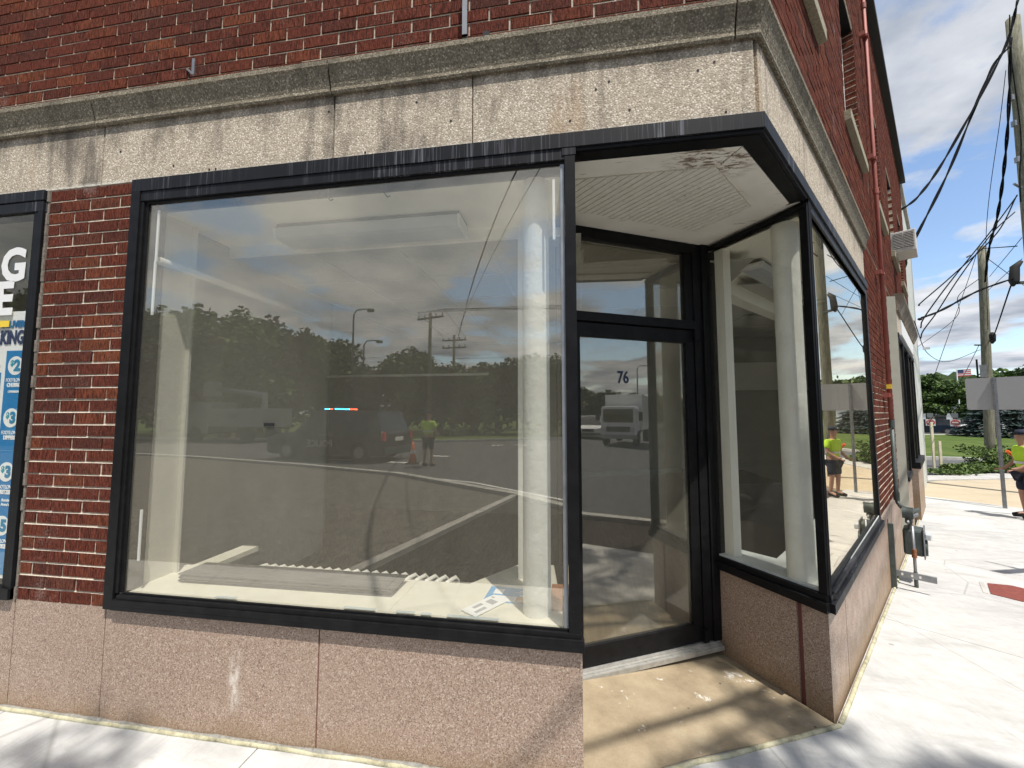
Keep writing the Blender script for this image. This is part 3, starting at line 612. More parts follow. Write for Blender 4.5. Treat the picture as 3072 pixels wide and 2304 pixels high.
m = MB().box(-.10, 1.03, -.065, .06, -.02, .008).box(-.10, 1.03, -.045, .06, .008, .014).box(-.10, 1.03, -.028, .06, .014, .024); m.build('threshold', plain('worn_aluminium', (.40, .39, .36), .5, .4, .2, 30), D_)
# ---- right display box (jamb side + street side)
RW = thing('display_window', None, None); RW.parent = B
fj_ = lambda n, *b, **k: fr(n, *b, mw=JAMB, par=RW, **k)
fs_ = lambda n, *b, **k: fr(n, *b, mw=SIDE, par=RW, **k)
fj_('frame', .004, .038, -.02, .05, .575, 2.768); fj_('frame', .038, JL-.04, -.008, .05, 2.735, 2.768)
m = MB().prism([(0, -.035), (JL+.016, -.035), (JL, .08), (0, .08)], .505, .555); m.build('sill', BLACK, RW, JAMB)
m = MB().prism([(0, -.018), (JL+.006, -.018), (JL, .08), (0, .08)], .555, .590); m.build('sill', BLACK, RW, JAMB)
ob = JL; so_ = .846
m = MB().prism([(so_-.02, -.035), (3.34, -.035), (3.34, .08), (so_+.02, .08)], .505, .555); m.build('sill', STREAK, RW, SIDE)
m = MB().prism([(so_-.008, -.018), (3.30, -.018), (3.30, .08), (so_+.02, .08)], .555, .590); m.build('sill', STREAK, RW, SIDE)
fj_('corner_post', JL-.036, JL+.008, -.012, .03, .590, 2.768); fs_('corner_post', so_-.006, so_+.050, -.012, .022, .590, 2.80)
fs_('frame', so_+.05, 3.36, -.010, .06, 2.735, 2.80, mat=STREAK); fs_('frame', 3.28, 3.355, -.010, .06, .590, 2.735); fs_('frame', so_+.05, 3.28, .0, .05, .590, .608)
bx('pane', GLASSJ, RW, JAMB, .036, JL-.034, .010, .0125, .58, 2.74); bx('pane', glass('street_glass', .24, .010, dscale=(6, 6, .6)), RW, SIDE, so_+.045, 3.285, .010, .0125, .60, 2.74)
fj_('head_frame', .0, JL+.0, -.022, .05, 2.741, 2.7685)
# ---- left neighbour's window
LW = thing('display_window', None, None); LW.parent = B
fw = lambda n, *b, **k: fr(n, *b, par=LW, **k)
fw('trim', -7, -3.036, -.022, .1, 2.80, 2.859, mat=STREAK); fw('frame', -7, -3.04, -.018, .08, 2.735, 2.795, mat=STREAK); fw('frame', -3.075, -3.04, -.018, .08, .56, 2.735); fw('frame', -3.112, -3.075, -.012, .08, .62, 2.735)
fw('sill', -7, -3.04, -.028, .1, .562, .62)
bx('pane', PGLASS, LW, I4, -7, -3.10, -.004, -.0015, .60, 2.74)
P_ = tag(bx('menu_poster', PAPER, None, I4, -3.75, -3.10, .004, .006, .66, 2.155), 'blue and white price poster taped inside the left window', 'poster')
bx('blue_panel', BLUE, P_, I4, -3.245, -3.10, .0015, .0035, .68, 1.925); bx('blue_panel', BLUE, P_, I4, -3.75, -3.275, .0015, .0035, .68, 1.80)
text('DELIVER', .050, plain('blue_ink', (.02, .16, .36), .6, var=0), P_, upright(-3.215, .001, 2.078), .004, sx=.9)
text('BAKING', .108, NAVY, P_, upright(-3.128, .001, 1.999), .0045, sx=.66, align='RIGHT')
def disc(x, z, r, mat, par, y=.0012):
    m = MB(); m.v = [(x+r*cos(2*pi*k/28), y, z+r*sin(2*pi*k/28)) for k in range(28)]+[(x+r*cos(2*pi*k/28), y-.0008, z+r*sin(2*pi*k/28)) for k in range(28)]
    m.f = [tuple(range(27, -1, -1))[::-1], tuple(range(28, 56))]+[(k, (k+1) % 28, 28+(k+1) % 28, 28+k) for k in range(28)]; return m.build('price_disc', mat, par)
for z, pr, l2 in ((1.838, '$2', 'CHURRO'), (1.540, '$3', 'DIPPERS'), (1.238, '$3', 'PRETZEL'), (.943, '$5', 'COOKIE')):
    disc(-3.172, z, .054, PAPER, P_); text(pr[1], .085, plain('teal_ink2', (.02, .22, .40), .6, var=0), P_, upright(-3.158, -.0002, z-.002), .005); text('$', .045, TEAL, P_, upright(-3.195, -.0002, z+.014), .002)
    text('FOOTLONG', .029, PAPER, P_, upright(-3.172, .0008, z-.084), .0004, sx=.75); text(l2, .030, PAPER, P_, upright(-3.172, .0008, z-.112), .0018, sx=.8)
    disc(-3.34, z, .054, PAPER, P_)
text('CINNABON', .018, PAPER, P_, upright(-3.172, .0008, 1.688), .0006, sx=.8); text('Auntie', .022, PAPER, P_, upright(-3.16, .0008, 1.082), .0006); text("Anne's", .022, PAPER, P_, upright(-3.16, .0008, 1.058), .0006)
tag(bx('tape_strip', YEL, None, I4, -3.6, -3.235, -.0085, -.0045, 2.063, 2.10), 'yellow tape strip stuck across the left window', 'tape')
for s_, x, z in (('G', -3.238, 2.420), ('E', -3.285, 2.222)):
    tag(text(s_, .265, WHITE, None, upright(x, -.0065, z), .010, sx=.95, name='window_letter'), 'white vinyl letter %s on the left shop window' % s_, 'letter')
# ------------------------------------------------------------------ interior (parts of the building)
bx('interior_floor', FLOOR, B, I4, -7, 8, .14, 4.6, -.02, .0) if 0 else MB().prism([(-7, .12), (-.12, .12), (-.12, .80), (.9, 1.33), (1.32, .72), (3.9, 4.1), (3.9, 4.6), (-7, 4.6)], -.03, .012).build('interior_floor', FLOOR, B)
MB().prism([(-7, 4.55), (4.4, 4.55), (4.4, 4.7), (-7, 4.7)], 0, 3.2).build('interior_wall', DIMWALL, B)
bx('interior_wall', WALLIN, B, I4, -2.47, -2.362, .10, .285, .012, 2.74); bx('interior_wall', WALLIN, B, I4, -2.98, -2.93, .14, 2.62, .012, 2.95); bx('interior_wall', WALLIN, B, I4, -2.93, -2.47, .14, .17, .012, 2.95); bx('interior_wall', WALLIN, B, I4, -7, -2.93, 2.58, 2.62, .012, 2.95); bx('interior_wall', DIMWALL, B, I4, -5.6, -5.5, .13, 4.55, .012, 3.0)
bx('interior_wall', WALLIN, B, I4, -2.37, -2.335, .285, .30, .62, 2.72); 
bx('interior_wall', DIMWALL, B, SIDE, 3.30, 6.9, .26, .30, .012, 3.2)
bx('display_shelf', SHELF, B, I4, -2.40, -.05, .012, .41, .585, .632); bx('display_shelf', SHELF, B, I4, -2.362, -2.24, .41, .80, .60, .631)
MB().prism([(-.60, .41), (-.05, .41), (-.08, .76), (-.36, .76)], .60, .6315).build('display_shelf', SHELF, B)
MB().prism([(.93, 1.27), (1.316, .68), (2.82, 2.63), (2.5, 2.9), (1.46, 1.42), (1.293, 1.198), (1.06, 1.42)], .56, .602).build('display_shelf', plain('pale_shelf_paint', (.62, .64, .60), .5, var=.1), B)
bx('shelf_front', CREAM, B, I4, -2.36, -.1, .395, .408, .02, .60)
bx('display_ceiling', CREAM, B, I4, -2.40, -.03, .02, .62, 2.725, 2.76)
MB().prism([(.93, 1.27), (1.316, .68), (2.82, 2.63), (2.4, 3.0), (1.0, 1.5)], 2.735, 2.77).build('display_ceiling', CREAM, B)
MB().prism([(.98, 1.60), (1.06, 1.50), (2.45, 3.1), (2.4, 3.2)], 2.55, 2.735).build('ceiling_beam', CREAM, B)
# suspended ceiling: tiles as pieces
tz = 2.66
ti = 0
for i in range(0, 11):
    for j in range(0, 7):
        x0 = -2.40+i*.61; y0 = .63+j*.61
        if x0+.3 > -.15 and y0 < .9 and x0 < 1.0: y0_ = max(y0, .80+(x0+.6)*.53)
        else: y0_ = y0
        if x0+.61 > .796+(.609*y0-.2)/.793 or y0_ > y0+.55: continue
        bx('ceiling_tile', TILE, B, I4, x0+.008, x0+.602, y0_+.008, min(y0+.602, 4.5), tz, tz+.012)
m = MB()
for i in range(11):
    x_ = -2.40+i*.61; ymin = max(.63, .8+(x_+.1)*.53 if x_ > -.2 else .63, ((x_-.796)*.793+.25)/.609 if x_ > .9 else .63)
    if ymin < 4.4: m.box(x_-.012, x_+.012, ymin, 4.5, tz-.004, tz+.003)
for j in range(7):
    y_ = .63+j*.61; m.box(-2.40, -.1 if j == 0 else min(.796+(.609*y_-.25)/.793, (y_-.85)/.53), y_-.012, y_+.012, tz-.0045, tz+.0025)
m.build('ceiling_grid', GRID, B)
bx('ceiling_beam', CREAM, B, I4, -2.40, -.1, .60, .625, 2.655, 2.725)
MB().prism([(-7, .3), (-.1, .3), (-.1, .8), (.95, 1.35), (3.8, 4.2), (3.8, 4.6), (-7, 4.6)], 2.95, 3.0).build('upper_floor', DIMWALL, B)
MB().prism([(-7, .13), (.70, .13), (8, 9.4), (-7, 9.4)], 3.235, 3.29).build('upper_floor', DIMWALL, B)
c1 = MB().tube([(-.20, .145, .60), (-.20, .145, 2.725)], .066, 32, False); c1.build('column', COLM, B, smooth=True)
c2 = MB().tube([(1.285, .875, .58), (1.285, .875, 2.735)], .072, 32, False); c2.build('column', COLM, B, smooth=True)
bx('display_post', CREAM, B, JAMB, .055, .125, .03, .10, .60, 2.735)
bx('display_post', CREAM, B, I4, -.345, -.275, .52, .56, .63, 2.66)
m = MB().tube([(-2.31, .05, 2.42), (-2.31, 1.5, 2.42)], .022, 12); m.build('hanging_rod', WALLIN, B, smooth=True)
m = MB().tube([(-2.85, 2.45, 1.99), (-.95, 2.45, 1.99)], .014, 10); m.build('wall_rail', PAPER, B, smooth=True)
bx('wall_panel', CREAM, B, I4, 2.0, 3.4, 4.50, 4.54, 1.9, 2.3)
bx('dark_counter', RUBBER, B, I4, 1.2, 2.2, 3.0, 4.2, .02, .8)
# radiator: fins
rad = thing('radiator', 'cream cast iron radiator behind the display shelf', 'radiator', (-1.33, .47, .25))
for k in range(21):
    x = -.61+k*.061; m = MB()
    m.tube([(x-.020, -.055, -.2), (x-.020, -.055, .35), (x-.012, -.035, .372), (x+.012, .035, .372), (x+.02, .055, .35), (x+.02, .055, -.2)], .013, 6); m.build('radiator_fin', CREAM, rad, smooth=True)
# light fixtures
def fixture(label, x, y, rz, l, w, h, z, open_end=False):
    t = thing('ceiling_light', label, 'light fixture', (x, y, z), rz, 'fluorescent wraparound fixtures')
    MB().box(-l/2+.01, l/2-.01, -w/2+.02, w/2-.02, -.03, 0).build('housing', GREYM, t)  # dark housing colour paints the shadow line above the fixture
    m = MB().sweep([(-w/2, -.03), (w/2, -.03), (w*.40, -h), (w*.25, -h-.008), (-w*.25, -h-.008), (-w*.40, -h)], -l/2+.015, l/2-.015); m.build('diffuser', LENS, t)
    for sx in (-1, 1): MB().sweep([(-w/2-.002, -.028), (w/2+.002, -.028), (w*.42, -h-.004), (-w*.42, -h-.004)], sx*l/2-(.015 if sx > 0 else 0), sx*l/2+(.015 if sx < 0 else 0)).build('end_cap', WHITE, t)
    if open_end:
        m = MB().tube([(-l/2-.012, -.05, -.05), (-l/2-.012, .05, -.05)], .014, 8); m.build('lamp_holder', PAPER, t)
    return t
fixture('long white fluorescent fixture on the ceiling of the main display window', -1.24, .43, R(.5), 1.18, .22, .085, 2.724)
fixture('fluorescent fixture with open end on the ceiling of the small right window', 1.62, 1.82, R(50), .95, .17, .07, 2.733, True)
# plank stack
ORD = ['', 'one', 'two', 'three', 'four', 'five', 'six', 'seven', 'eight', 'nine']
for k in range(9):
    o = bx('vinyl_plank', PLANK, None, Matrix.Translation((-1.57+random.uniform(-.03, .03), .27+random.uniform(-.012, .012), .6325+k*.0052)) @ Matrix.Rotation(R(.9+random.uniform(-.5, .5)), 4, 'Z'), -.61, .61, -.09, .09, 0, .0046)
    tag(o, 'grey vinyl floor plank on top of the stack on the display shelf' if k == 8 else ('grey vinyl floor plank at the bottom of the stack on the shelf' if k == 0 else 'grey vinyl floor plank, %s up from the bottom of the stack' % ORD[k]), 'plank', 'stacked vinyl planks')
# mail
def flat(name, mat, x, y, rz, w, h, z, t=.002, par=None): return bx(name, mat, par, Matrix.Translation((x, y, z)) @ Matrix.Rotation(R(rz), 4, 'Z'), -w/2, w/2, -h/2, h/2, 0, t)
e1 = tag(flat('envelope', PAPER, -.455, .165, -33, .10, .22, .637), 'white printed envelope lying askew on the shelf', 'envelope')
GREYI = plain('grey_print', (.35, .35, .36), .8, var=.1)
for q in ((0, .045, .05, .04), (-.02, -.03, .02, .06), (.02, -.05, .02, .07), (-.03, .085, .02, .012)): flat('print_block', GREYI, q[0], q[1], 0, q[2], q[3], .0021, .0004, e1)
e2 = tag(flat('mailer', MAILB, -.345, .30, -3, .26, .17, .633), 'blue and white junk mailer under the envelope beside the column', 'envelope')
for q, mm in (((-.075, .03, .05, .06), PAPER), ((-.03, -.045, .12, .06), PAPER), ((.055, -.045, .05, .07), MAILO), ((.055, .0, .03, .02), PAPER)): flat('print_block', mm, q[0], q[1], 0, q[2], q[3], .0021, .0004, e2)
for t_, x_, y_, s_, mm in (('BRAIN', .06, .05, .018, PAPER), ('RCN', .055, -.058, .02, PAPER), ('in by mail', .03, .03, .012, PAPER)):
    q = text(t_, s_, mm, e2, Matrix.Translation((x_, y_, .003)) @ Matrix.Rotation(pi, 4, 'Z'), .0004)
m = MB(); n0 = 8
for i in range(n0):
    a_ = -i*.16; 
cur = [( -.16+.02*i, .36, .64+.0006*i*i) for i in range(n0)]
m.v = [(x, y-.06, z) for x, y, z in cur]+[(x+.015, y+.07, z) for x, y, z in cur]; m.f = [(i, i+1, n0+i+1, n0+i) for i in range(n0-1)]
o = m.build('leaflet', MAILB, smooth=True); sm = o.modifiers.new('s', 'SOLIDIFY'); sm.thickness = .0012; tag(o, 'curled light blue leaflet behind the column at the window corner', 'leaflet')
tag(MB().box(-.142, -.085, .17, .34, .633, .69).build('wood_block', WOOD, bevel=.003), 'reddish offcut wood block on the shelf beside the column', 'wood block')
for x_, w_, z_ in ((-1.03, .16, .012), (-.80, .09, .014), (-.70, .05, .010), (-.48, .24, .012), (-1.75, .12, .008)):
    tag(flat('tape_piece', PATCH, x_, .022, random.uniform(-2, 2), w_, .02, .646, .0008), {-1.03: 'torn pale tape in the middle of the main window sill', -.80: 'second pale tape piece right of the sill middle', -.70: 'smallest pale tape piece between two longer strips on the sill', -.48: 'longest pale tape strip on the sill below the envelope', -1.75: 'lone pale tape strip on the sill left of the plank stack'}[x_], 'tape', 'pale tape strips')
bpy.data.materials['pale_glass_tape']
# things on the glass
tag(bx('tape_piece', RUBBER, None, Matrix.Rotation(0, 4, 'Y'), -1.562, -1.505, .0005, .0045, 1.500, 1.517), 'black tape rectangle stuck on the main window glass', 'tape')
for x_, z_, n_ in ((-1.788, 2.715, 'left'), (-1.259, 2.70, 'middle'), (-.944, 2.69, 'right')):
    m = MB().tube([(x_, .012, z_+.02), (x_+.002, .014, z_), (x_-.006, .02, z_-.018), (x_+.006, .028, z_-.034), (x_+.02, .028, z_-.028)], .0045, 6); tag(m.build('hook', GREYM), 'small metal hook at the window head, %s of three' % n_, 'hook', 'hooks at the window head')
for x_, z0_, z1_, n_ in ((-2.283, 2.40, 2.69, 'upper left'), (-2.286, 2.10, 2.40, 'middle left'), (-2.272, .80, 1.06, 'lower left'), (-.10, 2.37, 2.66, 'upper right')):
    tag(bx('clear_strip', plain('bright_strip_white', (.85, .87, .88), .2, var=0), None, I4, x_-.006, x_+.006, .011, .017, z0_, z1_), 'bright clear plastic strip at the %s edge of the main window' % n_, 'strip')
# things on the wall above
m = MB().box(-2.03, -2.018, -.10, -.0, 3.372, 3.376).box(-2.03, -2.012, -.104, -.099, 3.372, 3.43); 
MB_ = MB().box(-2.150, -2.138, -.012, -.004, 3.41, 3.46).quadf([(-2.15, -.008, 3.45), (-2.14, -.008, 3.46), (-2.05, -.06, 3.40), (-2.056, -.06, 3.39)])
t = thing('metal_bracket', 'bent galvanised strap bracket above the cornice, left of the first joint', 'bracket', (-2.03, -.03, 3.39))
m = MB().box(-.008, .008, -.035, -.031, 0, .09); m.build('upright_strap', STEEL, t); m = MB().tube([(-.11, .03, .10), (0, -.03, .0)], .006, 4); m.build('strap', STEEL, t)
t = thing('metal_bracket', 'upright metal strap above the cornice near the right corner', 'bracket', (-.52, -.04, 3.385)); m = MB().box(-.012, .012, -.012, -.006, 0, .32).box(-.012, .012, -.012, .04, 0, .008); m.build('upright_strap', STEEL, t)
tag(MB().tube([(-.42, -.02, 3.41), (-.42, .02, 3.41)], .018, 12).build('wall_plug', RUBBER), 'round black hole plug in the brick above the cornice', 'plug')
HOLES = [(-3.62, 3.10), (-2.55, 3.05), (-2.19, 2.93), (-1.96, 2.885), (-1.92, 2.885), (-1.05, 2.885), (-.78, 3.12), (-.60, 3.0), (-.02, 2.93), (.10, 3.07), (.25, 2.95), (.55, 3.10), (.62, 3.13), (.16, 3.10), (.66, 2.89), (-1.26, 3.13)]
m = MB()
for x_, z_ in HOLES: m.tube([(x_, -.002, z_), (x_, .01, z_)], .0055, 8)
stuff(m.build('screw_holes', RUBBER, B))
# ------------------------------------------------------------------ pipe, meter, AC
t = thing('gas_pipe', 'red painted vertical pipe with grey lower end on the side brick wall', 'pipe', (0, 0, 0)); t.matrix_basis = SIDE
MB().tube([(4.5, -.052, 1.47), (4.5, -.052, 7.3)], .021, 14).build('pipe', REDP, t, smooth=True)
MB().tube([(4.5, -.052, 1.49), (4.5, -.052, .62), (4.49, -.06, .55), (4.42, -.09, .52), (4.32, -.12, .53), (4.27, -.126, .48)], .021, 14).build('lower_pipe', GREYM, t, smooth=True)
for z_ in (1.40, .58): MB().tube([(4.5, -.052, z_), (4.5, -.052, z_+.09)], .028, 14).build('coupling', GREYM, t)
for z_ in (4.2, 6.6): MB().tube([(4.5, -.052, z_), (4.5, -.052, z_+.07)], .027, 14).build('coupling', REDP, t)
for z_ in (1.75, 3.2, 4.62, 6.2): MB().box(4.45, 4.55, -.080, -.020, z_, z_+.03).box(4.40, 4.46, -.06, .02, z_, z_+.05).build('clamp', REDP, t)
bx('yellow_tag', YEL, t, I4, 4.477, 4.523, -.0755, -.03, 1.85, 1.90)
gm = thing('gas_meter', 'grey green gas meter with regulator and pipes against the granite base', 'gas meter'); gm.matrix_basis = SIDE @ Matrix.Translation((4.25, 0, 0)) @ Matrix.Diagonal((1.15, .74, 1, 1)) @ Matrix.Translation((-3.93, 0, 0))
g0 = -.30
MB().box(4.02, 4.24, -.34, -.12, .02, .30).build('meter_body', GREYM, gm, bevel=.025)
MB().tube([(4.13, -.35, .10), (4.13, -.375, .10)], .085, 20).build('meter_face', GREYM, gm, smooth=False); MB().box(4.01, 4.25, -.352, -.335, .0, .32).build('meter_flange', STEEL, gm, bevel=.01)
MB().box(4.06, 4.19, -.42, -.36, .20, .26).build('index_cover', LENS, gm, bevel=.008)
MB().tube([(4.05, -.20, .30), (4.05, -.20, .42)], .022, 10).build('inlet', GREYM, gm); MB().tube([(4.20, -.20, .30), (4.20, -.20, .42)], .022, 10).build('outlet', GREYM, gm)
MB().tube([(3.85, -.20, .405), (4.38, -.20, .405)], .018, 10).build('cross_bar', STEEL, gm, smooth=True); MB().box(3.98, 4.08, -.24, -.16, .37, .44).build('valve', GREYM, gm, bevel=.006)
MB().tube([(3.95, -.21, .40), (3.95, -.21, .50)], .03, 12).build('fitting', GREYM, gm); MB().tube([(3.95, -.14, .49), (3.95, -.26, .49)], .06, 18).build('regulator', GREYM, gm, smooth=False)
MB().tube([(3.97, -.24, .50), (4.20, -.30, .49)], .020, 10).build('regulator_stem', GREYM, gm); MB().tube([(3.97, -.24, .45), (4.12, -.28, .45)], .024, 10).build('regulator_vent', STEEL, gm)
MB().tube([(3.93, -.24, .36), (3.93, -.24, -.33)], .019, 10).build('riser', STEEL, gm, smooth=True); MB().tube([(3.93, -.24, .03), (3.93, -.24, .12)], .030, 10).build('rusty_union', RUST, gm)
MB().tube([(3.93, -.24, -.12), (3.93, -.24, -.33)], .024, 10).build('sleeve', GREYM, gm)
MB().box(3.72, 3.735, -.005, .0, -.30, .44).box(3.70, 3.74, -.06, -.002, -.28, .40).build('back_bracket', GREYM, gm)
m = MB(); m.box(3.72, 3.745, -.46, -.002, -.13, -.072); m.build('slotted_channel', STEEL, gm)
for q in (-.12, -.22, -.30): MB().tube([(3.716, q, -.10), (3.75, q, -.10)], .013, 10).build('slot', WHITE, gm)
ac = thing('window_air_conditioner', 'white window air conditioner hanging out of the upper side wall', 'air conditioner'); ac.matrix_basis = SIDE
bx('case', ACM, ac, I4, 7.50, 8.05, -.30, .12, 4.30, 4.66, bevel=.01)
for x0 in (-.275, -.140):
    bx('grille', RUBBER, ac, I4, 7.495, 7.502, x0, x0+.115, 4.37, 4.62)
    for k in range(9): bx('louvre', ACM, ac, I4, 7.487, 7.496, x0, x0+.115, 4.378+k*.027, 4.389+k*.027)
# ------------------------------------------------------------------ second shopfront at the far end
SH = thing('far_shopfront', 'second shopfront with pale cornice and dark glazing at the far end of the side wall', 'shopfront'); SH.matrix_basis = SIDE
bx('frieze', FRIEZE, SH, I4, 6.95, 11.7, -.03, .1, 2.86, 3.22); m = MB().sweep([(.1, 3.22), (-.06, 3.22), (-.13, 3.40), (-.13, 3.47), (.1, 3.50)], 6.93, 11.75); m.build('cornice', FRIEZE, SH)
bx('sign_panel', WHITE, SH, I4, 7.6, 11.3, -.05, -.03, 2.90, 3.16); bx('lamp_bracket', WHITE, SH, I4, 11.5, 11.56, -.32, -.2, 3.05, 3.1)
bx('granite_base', GRANITE, SH, I4, 6.95, 8.1, -.02, .1, -.75, .50); bx('granite_base', GRANITE, SH, I4, 9.4, 11.6, -.06, .3, -.75, .48)
bx('sill', STREAK, SH, I4, 7.0, 8.1, -.05, .08, .50, .57); bx('sill', BLACK, SH, I4, 9.4, 11.65, -.10, .08, .48, .60)
for x_ in (7.0, 8.04, 9.4, 10.5, 11.55): bx('mullion', BLACK, SH, I4, x_, x_+.07, -.03, .07, .57, 2.80)
bx('head_frame', BLACK, SH, I4, 6.98, 11.66, -.04, .08, 2.78, 2.86)
bx('pane', GLASS, SH, I4, 7.07, 8.04, .0, .01, .57, 2.78); bx('pane', GLASS, SH, I4, 9.47, 10.5, .0, .01, .60, 2.78); bx('pane', GLASS, SH, I4, 10.57, 11.55, .0, .01, .60, 2.78)
bx('door_reveal', BLACK, SH, I4, 8.11, 9.40, .6, .65, -.4, 2.8); bx('blind', WHITE, SH, I4, 9.47, 11.5, .25, .28, .6, 2.4); bx('pier', GRANITE, SH, I4, 11.65, 11.95, -.02, .1, -.75, 3.22)
bx('inner_partition', DIMWALL, SH, I4, 7.0, 11.7, .9, .95, -.4, 2.9)
# ------------------------------------------------------------------ street objects on the right
fz = lambda x, y: gz(x, y)
def signpost():
    t = thing('road_sign', 'large blank back of an aluminium road sign on a perforated steel post', 'road sign', (9.66, 9.38, gz(9.66, 9.38)), R(-41))
    m = MB().box(-.045, -.005, -.03, .03, 0, 3.02).box(-.045, .025, .0, .03, 0, 3.02); m.build('post', STEEL, t)
    m = MB()
    for k in range(60): m.tube([(-.025, -.0335, .1+k*.05), (-.025, -.0295, .1+k*.05)], .007, 6)
    stuff(m.build('post_holes', RUBBER, t))
    m = MB(); x0, x1, z0, z1, r = -.47, 1.10, 2.26, 3.02, .05; pts = []
    for cx_, cz_, a0 in ((x1-r, z0+r, -90), (x1-r, z1-r, 0), (x0+r, z1-r, 90), (x0+r, z0+r, 180)):
        for k in range(5): a_ = R(a0+k*22.5); pts.append((cx_+r*cos(a_), cz_+r*sin(a_)))
    n = len(pts); m.v = [(x, .032, z) for x, z in pts]+[(x, .036, z) for x, z in pts]; m.f = [tuple(range(n)), tuple(range(2*n-1, n-1, -1))]+[(i, n+i, n+(i+1) % n, (i+1) % n) for i in range(n)]
    m.build('sign_panel', SIGNB, t)
    MB().tube([(-.02, .024, 2.40), (-.02, .040, 2.40)], .012, 8).build('bolt', STEEL, t); MB().tube([(-.02, .024, 2.88), (-.02, .040, 2.88)], .012, 8).build('bolt', STEEL, t); return t
signpost()
def pole(name, label, x, y, h, r0, r1, lean=(0, 0)):
    z = gz(x, y)-.1; t = thing(name, label, 'utility pole', (x, y, z)); m = MB(); pts = [(lean[0]*k/8, lean[1]*k/8, h*k/8) for k in range(9)]; rr = [r0+(r1-r0)*k/8 for k in range(9)]
    m.tube(pts, rr, 18); m.build('pole_shaft', POLE, t, smooth=True); return t
np_ = pole('utility_pole', 'nearest weathered wooden utility pole at the right edge of the picture', 12.86, 11.78, 14.1, .165, .15, (.12, 0))
for z_ in (9.6, 10.7, 11.5): MB().box(-.20, -.13, -.12, -.02, z_, z_+.16).build('bracket', STEEL, np_)
MB().tube([(-.15, -.1, 8.8), (-.42, -.2, 8.9)], .03, 8).build('insulator', STEEL, np_); MB().box(-.45, -.1, -.16, -.04, 6.0, 6.06).build('cable_bracket', GREYM, np_)
fp = pole('utility_pole', 'farther wooden utility pole with grey box standing in the weeds', 16.6, 17.9, 9.35, .165, .13, (.22, -.15))
MB().box(-.08, .12, -.32, -.15, 3.85, 4.35).build('service_box', STEEL, fp, Matrix.Rotation(R(-40), 4, 'Z')); MB().box(-.17, -.11, -.28, -.18, 3.8, 4.6).build('cable_terminal', RUBBER, fp, Matrix.Rotation(R(-40), 4, 'Z'))
MB().tube([(-.28, -.1, 5.2), (.25, .05, 5.2)], .03, 8).build('arm', GREYM, fp)
MB().tube([(-.3, -.1, 8.95), (-.1, 0, 9.05)], .03, 8).build('insulator', GREYM, fp)
def spline(pts, n=10):
    P = [Vector(p) for p in pts]; P = [P[0]*2-P[1]]+P+[P[-1]*2-P[-2]]; o = []
    for i in range(1, len(P)-2):
        for k in range(n):
            t = k/n; a_, b_, c_, d_ = P[i-1], P[i], P[i+1], P[i+2]
            o.append(.5*((2*b_)+(c_-a_)*t+(2*a_-5*b_+4*c_-d_)*t*t+(3*b_-a_-3*c_+d_)*t**3))
    o.append(P[-2]); return o
NP = (12.80, 11.7)
def wallp(s_, z_): return (.796+cos(SA)*s_+.1*sin(SA)*.8, sin(SA)*s_-.1*cos(SA), z_)
def wire(label, pts, r, twist=False):
    m = MB(); c_ = spline(pts, 12)
    if twist:
        for ph in (0, pi): m.tube([p+Vector((cos(i*.55+ph), sin(i*.55+ph), 0))*r*1.0 for i, p in enumerate(c_)], r, 5)
    else: m.tube(c_, r, 6)
    return tag(m.build('cable', CABLE, smooth=True), label, 'cable', 'overhead cables')
WEND = [(8.11, 9.4), (8.2, 9.5)]
wire('topmost heavy black cable from near pole to the roof corner', [(12.4, 11.0, 13.2), (11.9, 10.95, 11.7), (9.9, 10.35, 8.55), (8.7, 9.75, 7.15), (8.0, 9.45, 6.62)], .020, True)
wire('second heavy black cable from near pole passing behind the air conditioner', [(12.5, 11.4, 12.2), (11.73, 11.15, 11.3), (10.07, 10.6, 8.17), (8.54, 9.88, 5.89), (8.0, 9.44, 5.1)], .020, True)
wire('black cable from near pole ending at the white wall insulator', [(12.62, 11.72, 7.87), (11.75, 11.4, 6.64), (9.99, 10.66, 5.26), (8.75, 10.0, 4.42), (8.28, 9.45, 4.20)], .015)
wire('middle black service cable running down to the wall', [(12.62, 11.72, 7.85), (11.65, 11.49, 6.69), (9.86, 10.6, 5.04), (8.71, 9.9, 4.0), (8.28, 9.45, 3.65)], .015)
wire('steep black service cable crossing the thick trunk cable', [(12.6, 11.8, 7.4), (11.69, 11.46, 6.67), (10.28, 10.81, 5.25), (9.39, 10.4, 4.25), (8.74, 10.0, 3.68), (8.3, 9.5, 3.4)], .014)
wire('thick trunk cable hanging from the splice case to the wall', [(12.44, 11.75, 5.45), (10.97, 11.15, 4.94), (9.62, 10.6, 4.31), (8.71, 10.0, 4.0), (8.28, 9.45, 3.85)], .022, True)
wire('twisted cable dropping beside the near pole', [(12.72, 11.60, 12.6), (12.52, 11.65, 10.21), (12.78, 12.22, 8.73), (13.3, 13.1, 7.76), (13.9, 14.1, 7.2), (16.7, 17.6, 7.0)], .022, True)
wire('thin blue looking wire left of the near pole', [(12.63, 11.72, 11.7), (12.82, 12.19, 10.58), (13.78, 14.01, 7.77), (16.7, 17.65, 5.0)], .009)
wire('thin wire sagging far behind the near cables', [(16.8, 17.8, 7.3), (16.2, 18.2, 6.6), (17.48, 20.04, 6.0), (19.19, 25.01, 5.2)], .012)
wire('long guy wire from the far pole top to the lawn edge', [(16.55, 17.65, 8.3), (16.09, 17.56, 7.14), (14.98, 17.55, 4.19), (13.4, 17.7, -.4)], .010)
wire('short guy wire from the far pole arm to the ground', [(16.46, 17.77, 4.42), (15.65, 17.8, 2.83), (14.31, 17.43, 1.39), (13.0, 17.1, -.4)], .010)
